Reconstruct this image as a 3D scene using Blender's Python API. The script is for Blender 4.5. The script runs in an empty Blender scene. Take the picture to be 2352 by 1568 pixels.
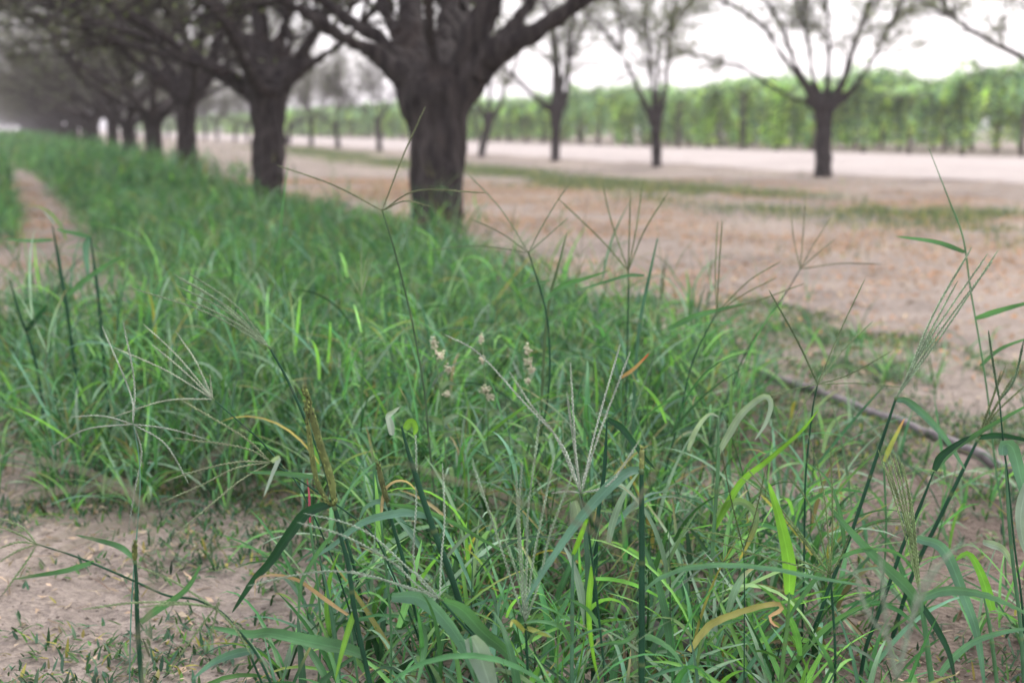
import bpy, bmesh, math, random
import numpy as np
from mathutils import Vector, Matrix

# ------------------------------------------------------------------ camera
SC = bpy.context.scene
COL = SC.collection
F = 2840.0; CX, CY = 1176.0, 784.0; HZ = 295.0; H = 0.75
PITCH = math.atan((CY - HZ) / F)
cam_d = bpy.data.cameras.new('camera')
cam = bpy.data.objects.new('camera', cam_d); COL.objects.link(cam)
cam.location = (0, 0, H)
cam.rotation_euler = (math.pi / 2 - PITCH, 0, 0)
cam_d.sensor_width = 36; cam_d.lens = 36 * F / 2352
cam_d.clip_start = 0.05; cam_d.clip_end = 3000
cam_d.dof.use_dof = True; cam_d.dof.focus_distance = 1.62; cam_d.dof.aperture_fstop = 3.9
SC.camera = cam

# ------------------------------------------------------------------ light
SUN_EL, SUN_AZ = math.radians(52), math.radians(35)     # azimuth measured from +Y towards +X
w = bpy.data.worlds.new('World'); SC.world = w; w.use_nodes = True
nt = w.node_tree; nt.nodes.clear()
sky = nt.nodes.new('ShaderNodeTexSky'); sky.sky_type = 'NISHITA'; sky.sun_disc = False
sky.sun_elevation = SUN_EL; sky.sun_rotation = SUN_AZ
sky.air_density = 1.0; sky.dust_density = 4.0; sky.ozone_density = 1.0
mixs = nt.nodes.new('ShaderNodeMix'); mixs.data_type = 'RGBA'; mixs.inputs[0].default_value = 0.72
mixs.inputs[7].default_value = (9.6, 9.05, 9.5, 1)            # thin bright cloud over the whole sky
bg = nt.nodes.new('ShaderNodeBackground'); bg.inputs[1].default_value = 0.105
wo = nt.nodes.new('ShaderNodeOutputWorld')
nt.links.new(sky.outputs[0], mixs.inputs[6]); nt.links.new(mixs.outputs[2], bg.inputs[0]); nt.links.new(bg.outputs[0], wo.inputs[0])
sl = bpy.data.lights.new('sun', 'SUN'); sl.energy = 1.1; sl.angle = math.radians(25); sl.color = (1, .96, .92)
so = bpy.data.objects.new('sun', sl); COL.objects.link(so)
sd = Vector((math.sin(SUN_AZ) * math.cos(SUN_EL), math.cos(SUN_AZ) * math.cos(SUN_EL), math.sin(SUN_EL)))
so.rotation_euler = sd.to_track_quat('Z', 'Y').to_euler(); so.location = sd * 30
SC.view_settings.view_transform = 'Standard'; SC.view_settings.look = 'None'
SC.view_settings.gamma = 1; SC.view_settings.exposure = 1.22
SC.render.engine = 'CYCLES'
SC.cycles.use_denoising = True
SC.cycles.max_bounces = 6; SC.cycles.transparent_max_bounces = 4
SC.cycles.diffuse_bounces = 3; SC.cycles.transmission_bounces = 3; SC.cycles.glossy_bounces = 2
SC.cycles.volume_bounces = 0

# ------------------------------------------------------------------ helpers
sp, cp = math.sin(PITCH), math.cos(PITCH)
def P(x, y, z):
    """world point seen at (x, y) of the 2352-wide photograph, z metres along the optical axis"""
    a = (x - CX) / F * z; b = -(y - CY) / F * z
    return np.array([a, z * cp + b * sp, H + b * cp - z * sp])
def proj(p):
    dx, dy, dz = p[0], p[1], p[2] - H
    z = dy * cp - dz * sp; b = dy * sp + dz * cp
    return CX + dx / z * F, CY - b / z * F, z
def G(x, y):
    d = P(x, y, 1.0) - np.array([0, 0, H])
    k = -H / d[2]
    return np.array([d[0] * k, d[1] * k, 0.0])
ROW = G(15, HZ + 2); ROW /= np.linalg.norm(ROW)             # direction of the orchard rows
LAT = np.array([ROW[1], -ROW[0], 0.0])                      # across the rows, to the right
def uv(x, y): return x * LAT[0] + y * LAT[1], x * ROW[0] + y * ROW[1]
def xy(u, v): return u * LAT[0] + v * ROW[0], u * LAT[1] + v * ROW[1]

def vnoise(x, y, s, seed=0):
    x = np.asarray(x, float) / s; y = np.asarray(y, float) / s
    xi, yi = np.floor(x), np.floor(y); fx, fy = x - xi, y - yi
    fx = fx * fx * (3 - 2 * fx); fy = fy * fy * (3 - 2 * fy)
    def h(a, b):
        v = np.sin(a * 127.1 + b * 311.7 + seed * 74.7) * 43758.5453
        return v - np.floor(v)
    return (h(xi, yi) * (1 - fx) + h(xi + 1, yi) * fx) * (1 - fy) + (h(xi, yi + 1) * (1 - fx) + h(xi + 1, yi + 1) * fx) * fy
def gh(x, y):
    u, v = uv(x, y)
    r = np.sqrt(np.asarray(x) ** 2 + np.asarray(y) ** 2)
    z = (vnoise(x, y, 1.9, 1) - .5) * .05 + (vnoise(x, y, .45, 2) - .5) * .028 + (vnoise(x, y, .13, 3) - .5) * .013 + (vnoise(x, y, .045, 7) - .5) * .013
    z = z + .05 * np.exp(-((u - 12.3) / .35) ** 2) * (0.6 + vnoise(x, y, 1.2, 5)) - .02
    return z * np.clip(1.6 - r / 60, .15, 1)

class MB:
    """collects geometry for one mesh, with a colour and a blade coordinate per vertex"""
    def __init__(s): s.v, s.q, s.t, s.c, s.b, s.n = [], [], [], [], [], 0
    def add(s, v, q=None, t=None, c=(1, 1, 1), b=None):
        v = np.asarray(v, float).reshape(-1, 3); m = len(v)
        if q is not None and len(q): s.q.append(np.asarray(q, int).reshape(-1, 4) + s.n)
        if t is not None and len(t): s.t.append(np.asarray(t, int).reshape(-1, 3) + s.n)
        c = np.asarray(c, float)
        if c.ndim == 1: c = np.tile(c[:3], (m, 1))
        s.v.append(v); s.c.append(c.reshape(-1, 3)); s.b.append(np.zeros((m, 3)) if b is None else np.asarray(b, float).reshape(-1, 3))
        s.n += m
    def mesh(s, name, mat, smooth=True, origin=None):
        me = bpy.data.meshes.new(name)
        v = np.concatenate(s.v) if s.v else np.zeros((0, 3))
        if origin is not None: v = v - np.asarray(origin)
        q = np.concatenate(s.q) if s.q else np.zeros((0, 4), int)
        t = np.concatenate(s.t) if s.t else np.zeros((0, 3), int)
        me.vertices.add(len(v)); me.vertices.foreach_set('co', v.astype(np.float32).ravel())
        me.loops.add(len(q) * 4 + len(t) * 3); me.polygons.add(len(q) + len(t))
        me.loops.foreach_set('vertex_index', np.concatenate([q.ravel(), t.ravel()]).astype(np.int32))
        st = np.concatenate([np.arange(len(q)) * 4, len(q) * 4 + np.arange(len(t)) * 3]).astype(np.int32)
        me.polygons.foreach_set('loop_start', st)
        me.polygons.foreach_set('use_smooth', np.full(len(st), smooth))
        me.update(calc_edges=True)
        a = me.attributes.new('tint', 'FLOAT_COLOR', 'POINT')
        c = np.concatenate(s.c); a.data.foreach_set('color', np.hstack([c, np.ones((len(c), 1))]).astype(np.float32).ravel())
        a = me.attributes.new('blade', 'FLOAT_VECTOR', 'POINT')
        a.data.foreach_set('vector', np.concatenate(s.b).astype(np.float32).ravel())
        me.materials.append(mat)
        return me
    def obj(s, name, mat, parent=None, smooth=True, origin=None):
        o = bpy.data.objects.new(name, s.mesh(name, mat, smooth, origin)); COL.objects.link(o)
        if parent is not None: o.parent = parent
        return o
def tag(o, label=None, cat=None, group=None, kind=None):
    if label: o['label'] = label
    if cat: o['category'] = cat
    if group: o['group'] = group
    if kind: o['kind'] = kind
    return o
def empty(name, loc, label, cat, group=None):
    o = bpy.data.objects.new(name, None); COL.objects.link(o); o.location = loc; o.empty_display_size = .1
    return tag(o, label, cat, group)

def smooth_path(pts, n):
    """Catmull-Rom through pts (rows may carry extra columns), n samples evenly spaced"""
    p = np.asarray(pts, float)
    if len(p) == 2: p = np.array([p[0], (p[0] + p[1]) / 2, p[1]])
    e = np.vstack([2 * p[0] - p[1], p, 2 * p[-1] - p[-2]])
    out = []
    for i in range(1, len(e) - 2):
        t = np.linspace(0, 1, 12, endpoint=False)[:, None]
        a, b, c, d = e[i - 1], e[i], e[i + 1], e[i + 2]
        out.append(.5 * (2 * b + (c - a) * t + (2 * a - 5 * b + 4 * c - d) * t ** 2 + (3 * b - a - 3 * c + d) * t ** 3))
    out.append(p[-1:]); out = np.vstack(out)
    L = np.concatenate([[0], np.cumsum(np.linalg.norm(np.diff(out[:, :3], axis=0), axis=1))])
    s = np.linspace(0, L[-1], n)
    return np.stack([np.interp(s, L, out[:, k]) for k in range(out.shape[1])], 1)
def nrm(a): return a / (np.linalg.norm(a, axis=-1, keepdims=True) + 1e-12)
def tube(mb, path, rad, sides=6, c=(1, 1, 1), cap=True, rough=0, rng=None):
    path = np.asarray(path, float); n = len(path); rad = np.broadcast_to(np.asarray(rad, float), (n,))
    T = nrm(np.gradient(path, axis=0))
    up = np.array([0, 0, 1.0]) if abs(T[0][2]) < .9 else np.array([1.0, 0, 0])
    N = np.zeros_like(T); a = nrm(np.cross(T[0], up)); N[0] = a
    for i in range(1, n): a = nrm(a - T[i] * np.dot(a, T[i])); N[i] = a
    B = np.cross(T, N)
    ang = np.arange(sides) / sides * 2 * math.pi
    r = rad[:, None] * np.ones((1, sides))
    if rough and rng is not None:
        lump = rng.uniform(-1, 1, (n, sides)); lump = (lump + np.roll(lump, 1, 1) + np.roll(lump, 1, 0)) / 3
        r = r * (1 + rough * lump)
    v = path[:, None, :] + r[..., None] * (np.cos(ang)[None, :, None] * N[:, None, :] + np.sin(ang)[None, :, None] * B[:, None, :])
    i, j = np.meshgrid(np.arange(n - 1), np.arange(sides), indexing='ij'); j2 = (j + 1) % sides
    q = np.stack([i * sides + j, i * sides + j2, (i + 1) * sides + j2, (i + 1) * sides + j], -1).reshape(-1, 4)
    v = v.reshape(-1, 3); t = []
    if cap:
        v = np.vstack([v, path[:1], path[-1:]]); k = n * sides
        for jj in range(sides):
            t.append((k, (jj + 1) % sides, jj)); t.append((k + 1, (n - 1) * sides + jj, (n - 1) * sides + (jj + 1) % sides))
    bl = np.zeros((len(v), 3)); bl[:n * sides, 1] = np.repeat(np.linspace(0, 1, n), sides); bl[:, 0] = .5
    if np.ndim(c) == 2: c = np.vstack([np.repeat(np.asarray(c), sides, axis=0)] + ([c[:1], c[-1:]] if cap else []))
    mb.add(v, q, t, c, bl)

# ------------------------------------------------------------------ materials
def new_mat(name):
    m = bpy.data.materials.new(name); m.use_nodes = True; n = m.node_tree; n.nodes.clear(); return m, n
def N(n, t, **k):
    x = n.nodes.new(t)
    for a, b in k.items(): setattr(x, a, b)
    return x
def leaf_mat(name, rough=.5, trans=.3, vein=.35, spec=.35):
    m, n = new_mat(name); L = n.links.new
    at = N(n, 'ShaderNodeAttribute', attribute_name='tint'); bl = N(n, 'ShaderNodeAttribute', attribute_name='blade')
    sx = N(n, 'ShaderNodeSeparateXYZ'); L(bl.outputs['Vector'], sx.inputs[0])
    # midrib: narrow paler line; veins: fine stripes along the blade
    a = N(n, 'ShaderNodeMath', operation='SUBTRACT'); L(sx.outputs[0], a.inputs[0]); a.inputs[1].default_value = .5
    b = N(n, 'ShaderNodeMath', operation='ABSOLUTE'); L(a.outputs[0], b.inputs[0])
    c = N(n, 'ShaderNodeMapRange'); L(b.outputs[0], c.inputs[0]); c.inputs[1].default_value = .0; c.inputs[2].default_value = .07; c.inputs[3].default_value = 1; c.inputs[4].default_value = 0
    s = N(n, 'ShaderNodeMath', operation='MULTIPLY'); L(sx.outputs[0], s.inputs[0]); s.inputs[1].default_value = 75
    s2 = N(n, 'ShaderNodeMath', operation='SINE'); L(s.outputs[0], s2.inputs[0])
    tc = N(n, 'ShaderNodeTexCoord'); no = N(n, 'ShaderNodeTexNoise'); no.inputs['Scale'].default_value = 22; no.inputs['Detail'].default_value = 4
    L(tc.outputs['Object'], no.inputs['Vector'])
    m1 = N(n, 'ShaderNodeMapRange'); L(no.outputs[0], m1.inputs[0]); m1.inputs[1].default_value = .3; m1.inputs[2].default_value = .7; m1.inputs[3].default_value = .72; m1.inputs[4].default_value = 1.28
    m2 = N(n, 'ShaderNodeMath', operation='MULTIPLY_ADD'); L(s2.outputs[0], m2.inputs[0]); m2.inputs[1].default_value = .06; L(m1.outputs[0], m2.inputs[2])
    m3 = N(n, 'ShaderNodeMath', operation='MULTIPLY_ADD'); L(c.outputs[0], m3.inputs[0]); m3.inputs[1].default_value = vein; L(m2.outputs[0], m3.inputs[2])
    vm = N(n, 'ShaderNodeVectorMath', operation='SCALE'); L(at.outputs['Color'], vm.inputs[0]); L(m3.outputs[0], vm.inputs['Scale'])
    p = N(n, 'ShaderNodeBsdfPrincipled'); L(vm.outputs[0], p.inputs['Base Color']); p.inputs['Roughness'].default_value = rough
    p.inputs['Specular IOR Level'].default_value = spec
    o = N(n, 'ShaderNodeOutputMaterial')
    if trans:
        tr = N(n, 'ShaderNodeBsdfTranslucent'); ts = N(n, 'ShaderNodeVectorMath', operation='MULTIPLY'); L(vm.outputs[0], ts.inputs[0]); ts.inputs[1].default_value = (1.35, 1.5, .75)
        L(ts.outputs[0], tr.inputs[0]); mx = N(n, 'ShaderNodeMixShader'); mx.inputs[0].default_value = trans
        L(p.outputs[0], mx.inputs[1]); L(tr.outputs[0], mx.inputs[2]); L(mx.outputs[0], o.inputs[0])
    else: L(p.outputs[0], o.inputs[0])
    return m
M_GRASS = leaf_mat('grass_blade_surface', .5, .34, .3, .2)
M_STEM = leaf_mat('grass_stem_surface', .6, 0, 0, .1)
M_SEED = leaf_mat('seed_spike_surface', .7, .12, 0, .2)
M_TLEAF = leaf_mat('tree_leaf_surface', .6, .35, .2, .25)
M_DRY = leaf_mat('dry_leaf_surface', .8, .15, .1, .15)

def bark_mat(name, ca, cb, scale=1.0):
    m, n = new_mat(name); L = n.links.new
    tc = N(n, 'ShaderNodeTexCoord'); mp = N(n, 'ShaderNodeMapping'); mp.inputs['Scale'].default_value = (22 * scale, 22 * scale, 4.5 * scale)
    L(tc.outputs['Object'], mp.inputs[0])
    a = N(n, 'ShaderNodeTexNoise'); a.inputs['Scale'].default_value = 1; a.inputs['Detail'].default_value = 7; a.inputs['Roughness'].default_value = .65; L(mp.outputs[0], a.inputs['Vector'])
    vo = N(n, 'ShaderNodeTexVoronoi', feature='DISTANCE_TO_EDGE'); vo.inputs['Scale'].default_value = .9; L(mp.outputs[0], vo.inputs['Vector'])
    b = N(n, 'ShaderNodeTexNoise'); b.inputs['Scale'].default_value = 3.2; b.inputs['Detail'].default_value = 3; L(tc.outputs['Object'], b.inputs['Vector'])
    r = N(n, 'ShaderNodeValToRGB'); r.color_ramp.elements[0].color = (*ca, 1); r.color_ramp.elements[1].color = (*cb, 1)
    r.color_ramp.elements[0].position = .33; r.color_ramp.elements[1].position = .68
    L(a.outputs[0], r.inputs[0])
    mx = N(n, 'ShaderNodeMix', data_type='RGBA'); mx.inputs[7].default_value = (.045, .028, .02, 1)
    mr = N(n, 'ShaderNodeMapRange'); L(b.outputs[0], mr.inputs[0]); mr.inputs[1].default_value = .55; mr.inputs[2].default_value = .75; mr.inputs[4].default_value = .6
    L(mr.outputs[0], mx.inputs[0]); L(r.outputs[0], mx.inputs[6])
    ad = N(n, 'ShaderNodeMath', operation='ADD'); L(a.outputs[0], ad.inputs[0]); L(vo.outputs[0], ad.inputs[1])
    bp = N(n, 'ShaderNodeBump'); bp.inputs['Strength'].default_value = 1.0; bp.inputs['Distance'].default_value = .035; L(ad.outputs[0], bp.inputs['Height'])
    p = N(n, 'ShaderNodeBsdfPrincipled'); p.inputs['Roughness'].default_value = .85; p.inputs['Specular IOR Level'].default_value = .25
    L(mx.outputs[2], p.inputs['Base Color']); L(bp.outputs[0], p.inputs['Normal'])
    o = N(n, 'ShaderNodeOutputMaterial'); L(p.outputs[0], o.inputs[0]); return m
M_BARK = bark_mat('orchard_bark', (.014, .0115, .0125), (.078, .066, .062))
M_TWIG = bark_mat('orchard_twig_bark', (.05, .044, .044), (.15, .135, .135))
M_VBARK = bark_mat('vine_bark', (.05, .04, .035), (.17, .14, .12))

def soil_mat(name, ca, cb, cc, road=False):
    m, n = new_mat(name); L = n.links.new
    g = N(n, 'ShaderNodeNewGeometry')
    def noise(s, d=5, r=.6):
        x = N(n, 'ShaderNodeTexNoise'); x.inputs['Scale'].default_value = s; x.inputs['Detail'].default_value = d; x.inputs['Roughness'].default_value = r
        L(g.outputs['Position'], x.inputs['Vector']); return x
    a, b, c, d = noise(.55), noise(3.2), noise(38, 8, .75), noise(160, 4)
    r1 = N(n, 'ShaderNodeMapRange'); L(b.outputs[0], r1.inputs[0]); r1.inputs[1].default_value = .38; r1.inputs[2].default_value = .62
    r0 = N(n, 'ShaderNodeMapRange'); L(a.outputs[0], r0.inputs[0]); r0.inputs[1].default_value = .4; r0.inputs[2].default_value = .62
    m1 = N(n, 'ShaderNodeMix', data_type='RGBA'); m1.inputs[6].default_value = (*ca, 1); m1.inputs[7].default_value = (*cb, 1); L(r1.outputs[0], m1.inputs[0])
    m2 = N(n, 'ShaderNodeMix', data_type='RGBA'); L(m1.outputs[2], m2.inputs[6]); m2.inputs[7].default_value = (*cc, 1); L(r0.outputs[0], m2.inputs[0])
    r2 = N(n, 'ShaderNodeMapRange'); L(c.outputs[0], r2.inputs[0]); r2.inputs[1].default_value = .3; r2.inputs[2].default_value = .7; r2.inputs[3].default_value = .62; r2.inputs[4].default_value = 1.3
    sc_ = N(n, 'ShaderNodeVectorMath', operation='SCALE'); L(m2.outputs[2], sc_.inputs[0]); L(r2.outputs[0], sc_.inputs['Scale'])
    if not road:
        at = N(n, 'ShaderNodeAttribute', attribute_name='tint'); ml = N(n, 'ShaderNodeVectorMath', operation='MULTIPLY'); L(sc_.outputs[0], ml.inputs[0]); L(at.outputs['Color'], ml.inputs[1]); sc_ = ml
    vo = N(n, 'ShaderNodeTexVoronoi'); vo.inputs['Scale'].default_value = 95; L(g.outputs['Position'], vo.inputs['Vector'])
    ad = N(n, 'ShaderNodeMath', operation='ADD'); L(c.outputs[0], ad.inputs[0]); L(vo.outputs[0], ad.inputs[1])
    ad2 = N(n, 'ShaderNodeMath', operation='MULTIPLY_ADD'); L(d.outputs[0], ad2.inputs[0]); ad2.inputs[1].default_value = .5; L(ad.outputs[0], ad2.inputs[2])
    bp = N(n, 'ShaderNodeBump'); bp.inputs['Strength'].default_value = .3 if road else .75; bp.inputs['Distance'].default_value = .02; L(ad2.outputs[0], bp.inputs['Height'])
    p = N(n, 'ShaderNodeBsdfPrincipled'); p.inputs['Roughness'].default_value = .95; p.inputs['Specular IOR Level'].default_value = .1
    L(sc_.outputs[0], p.inputs['Base Color']); L(bp.outputs[0], p.inputs['Normal'])
    o = N(n, 'ShaderNodeOutputMaterial'); L(p.outputs[0], o.inputs[0]); return m
M_SOIL = soil_mat('orchard_soil', (.36, .31, .27), (.235, .20, .175), (.40, .34, .29))
M_ROAD = soil_mat('road_dust', (.41, .365, .345), (.36, .32, .30), (.45, .405, .38), True)
def plain(name, col, rough=.6, spec=.4):
    m, n = new_mat(name); L = n.links.new
    g = N(n, 'ShaderNodeNewGeometry'); x = N(n, 'ShaderNodeTexNoise'); x.inputs['Scale'].default_value = 30; x.inputs['Detail'].default_value = 5; L(g.outputs['Position'], x.inputs['Vector'])
    r = N(n, 'ShaderNodeValToRGB'); r.color_ramp.elements[0].color = (*[c * .6 for c in col], 1); r.color_ramp.elements[1].color = (*[c * 1.4 for c in col], 1); r.color_ramp.elements[0].position = .3; r.color_ramp.elements[1].position = .7
    L(x.outputs[0], r.inputs[0]); p = N(n, 'ShaderNodeBsdfPrincipled'); L(r.outputs[0], p.inputs['Base Color']); p.inputs['Roughness'].default_value = rough; p.inputs['Specular IOR Level'].default_value = spec
    o = N(n, 'ShaderNodeOutputMaterial'); L(p.outputs[0], o.inputs[0]); return m
M_HOSE = plain('drip_hose_plastic', (.13, .115, .12), .55)
M_POST = plain('weathered_post', (.14, .115, .10), .85, .2)

# ------------------------------------------------------------------ the ground and the road
def axis(lo, mid0, mid1, hi, step, growth):
    a = list(np.arange(mid0, mid1, step)); s = step
    b = mid1
    while b < hi: a.append(b); s *= growth; b += s
    a.append(hi); s = step; b = mid0 - step; pre = []
    while b > lo: pre.append(b); s *= growth; b -= s
    pre.append(lo); return np.array(pre[::-1] + a)
def sheet(xs, ys, zf):
    X, Y = np.meshgrid(xs, ys, indexing='ij'); mb = MB(); v = np.stack([X, Y, zf(X, Y)], -1)
    u, _ = uv(X, Y); dm = np.clip(1 - ((u - 1.45) / .85) ** 2, 0, 1) * np.clip(.45 + .9 * vnoise(X, Y, .5, 81), 0, 1)     # soil kept damp by the drip line
    tint = 1 - dm[..., None] * np.array((.52, .56, .58))
    i, j = np.meshgrid(np.arange(len(xs) - 1), np.arange(len(ys) - 1), indexing='ij'); k = len(ys)
    mb.add(v, np.stack([i * k + j, (i + 1) * k + j, (i + 1) * k + j + 1, i * k + j + 1], -1), c=tint.reshape(-1, 3)); return mb
g = sheet(axis(-900, -1.3, 1.6, 900, .016, 1.035), axis(-120, 1.1, 3.6, 1500, .016, 1.03), gh).obj('ground', M_SOIL)
tag(g, kind='structure')
# road: runs beside the second row; v along the rows, u across
ROAD0, ROAD1 = 12.55, 23.2
vs = axis(-60, 5, 120, 900, .6, 1.06); us = np.linspace(0, 1, 24)
U, V = np.meshgrid(us, vs, indexing='ij')
e0 = ROAD0 + (vnoise(V, V * 0, 2.3, 11) - .5) * .5 + (vnoise(V, V * 0, .8, 12) - .5) * .25; e1 = ROAD1 + (vnoise(V, V * 0, 3.1, 13) - .5) * .8
UU = e0 + (e1 - e0) * U; XX, YY = xy(UU, V)
ZZ = .055 + (vnoise(XX, YY, 2.2, 9) - .5) * .02 - .05 * ((U < .01) | (U > .99))
mb = MB(); k = len(vs); i, j = np.meshgrid(np.arange(23), np.arange(k - 1), indexing='ij')
mb.add(np.stack([XX, YY, ZZ], -1), np.stack([i * k + j, (i + 1) * k + j, (i + 1) * k + j + 1, i * k + j + 1], -1)[..., ::-1])
tag(mb.obj('dirt_road', M_ROAD), kind='structure')

# ------------------------------------------------------------------ vectorised grass blades
def blades(mb, base, az, lean, length, width, droop, col, seg=6, fold=.25, twist=None, col_tip=None, rng=None, flat=False):
    n = len(base)
    if n == 0: return
    s = np.linspace(0, 1, seg + 1)
    th = lean[:, None] + droop[:, None] * s[None, :] ** 1.4
    thm = (th[:, :-1] + th[:, 1:]) / 2
    st = (length / seg)[:, None]
    r = np.concatenate([np.zeros((n, 1)), np.cumsum(np.sin(thm) * st, 1)], 1)
    z = np.concatenate([np.zeros((n, 1)), np.cumsum(np.cos(thm) * st, 1)], 1)
    ca, sa = np.cos(az), np.sin(az)
    if rng is not None: wob = rng.uniform(-.25, .25, n)[:, None] * (s ** 2)[None, :] * length[:, None]
    else: wob = 0 * r
    pth = np.stack([base[:, 0:1] + r * ca[:, None] - wob * sa[:, None], base[:, 1:2] + r * sa[:, None] + wob * ca[:, None], base[:, 2:3] + z], -1)
    T = nrm(np.gradient(pth, axis=1))
    S0 = np.stack([-sa, ca, 0 * sa], -1)[:, None, :] * np.ones((1, seg + 1, 1))
    S0 = nrm(S0 - T * (S0 * T).sum(-1, keepdims=True)); Nn = np.cross(T, S0)
    tw = np.zeros((n, seg + 1)) if twist is None else twist[:, None] * s[None, :]
    S = S0 * np.cos(tw)[..., None] + Nn * np.sin(tw)[..., None]; Nn = np.cross(T, S)
    prof = (np.minimum(1, .55 + 1.6 * s) * np.clip((1 - s) ** .62 * 1.05, 0, 1)); prof[-1] = .02
    wd = width[:, None] * prof[None, :] * .5
    Lf = pth + S * wd[..., None]; Rt = pth - S * wd[..., None]; Mi = pth - Nn * (wd * fold * 2)[..., None]
    v = np.stack([Lf, Mi, Rt], 2).reshape(n, -1, 3)
    q0 = []
    for k in range(seg):
        a = k * 3; q0 += [(a, a + 1, a + 4, a + 3), (a + 1, a + 2, a + 5, a + 4)]
    q = (np.array(q0)[None] + (np.arange(n) * (seg + 1) * 3)[:, None, None]).reshape(-1, 4)
    ct = col if col_tip is None else col_tip
    mixf = np.clip((s - .55) / .45, 0, 1)[None, :, None]
    c = col[:, None, :] * (1 - mixf) + ct[:, None, :] * mixf
    c = np.repeat(c[:, :, None, :], 3, 2).reshape(-1, 3)
    b = np.zeros((n, seg + 1, 3, 3)); b[:, :, 0, 0] = 0; b[:, :, 1, 0] = .5; b[:, :, 2, 0] = 1; b[..., 1] = s[None, :, None]
    mb.add(v.reshape(-1, 3), q, None, c, b.reshape(-1, 3))

GREENS = np.array([(.065, .18, .075), (.085, .205, .125), (.13, .32, .09), (.035, .11, .05), (.115, .25, .165), (.17, .38, .09), (.22, .33, .235), (.075, .225, .085), (.165, .28, .175)])
ODD = np.array([(.34, .29, .08), (.27, .22, .12), (.28, .27, .10), (.22, .18, .12), (.24, .21, .11), (.32, .30, .08)])
def pick(rng, n, odd=.05, gain=1.0):
    c = GREENS[rng.integers(0, len(GREENS), n)] * rng.uniform(.42, 1.42, (n, 1)) * gain
    m = rng.random(n) < odd; c[m] = ODD[rng.integers(0, len(ODD), m.sum())] * rng.uniform(.7, 1.1, (m.sum(), 1)); return c

def weed_density(x, y):
    """0..1: how thickly weeds stand at this spot of the ground"""
    u, v = uv(x, y)
    e = (vnoise(x, y, .8, 21) - .5) * .7
    d = np.clip((u - np.where(y > 5, .40 + e * .35 - .04 * np.clip(y - 17, 0, 40), .25 + e)) / .3, 0, 1) * np.clip((2.0 + .7 * np.clip((v - 4.2) / 2.8, 0, 1) + e * .8 - u) / .5, 0, 1) ** 1.3
    # the near left is bare, except a tongue of grass 2.7-5 m away
    near = np.clip((2.45 - y + (vnoise(x, y, .4, 22) - .5) * .5) / .3, 0, 1) * np.clip((-.32 - x + (vnoise(x, y, .3, 23) - .5) * .3) / .2, 0, 1)
    tongue = np.clip((y - 2.25) / .3, 0, 1) * np.clip((4.7 - y) / .7, 0, 1) * (u < .9)
    d = np.maximum(d, tongue * np.clip((u + .4 - e) / .3, 0, 1)); d = d * (1 - near)
    # thin, seedling covered patch at the near right
    r = np.clip((x - .30 - (vnoise(x, y, .5, 24) - .5) * .4) / .2, 0, 1) * np.clip((3.3 - y) / .4, 0, 1)
    d = d * (1 - .92 * r)
    left = np.clip((.07 + e * .15 - u) / .1, 0, 1) * np.clip((y - 7.5) / 1.5, 0, 1) * (y < 45) * .8                    # thin growth across the wheel track
    d = np.maximum(d, left)
    patch = vnoise(x, y, .33, 25)
    return d * np.where(y < 9, np.clip(.3 + 1.2 * patch, 0, 1), 1)
def scatter(rng, n, y0, y1, dens, xl=None):
    """random ground points inside the camera's wedge (a little wider) kept with probability dens"""
    y = np.sqrt(rng.random(n) * (y1 ** 2 - y0 ** 2) + y0 ** 2); hw = .45 * y + .35
    x = rng.uniform(-1, 1, n) * hw; keep = rng.random(n) < dens(x, y); x, y = x[keep], y[keep]
    return np.stack([x, y, gh(x, y)], -1)
TREES1 = []      # filled below, kept free of weeds

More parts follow.
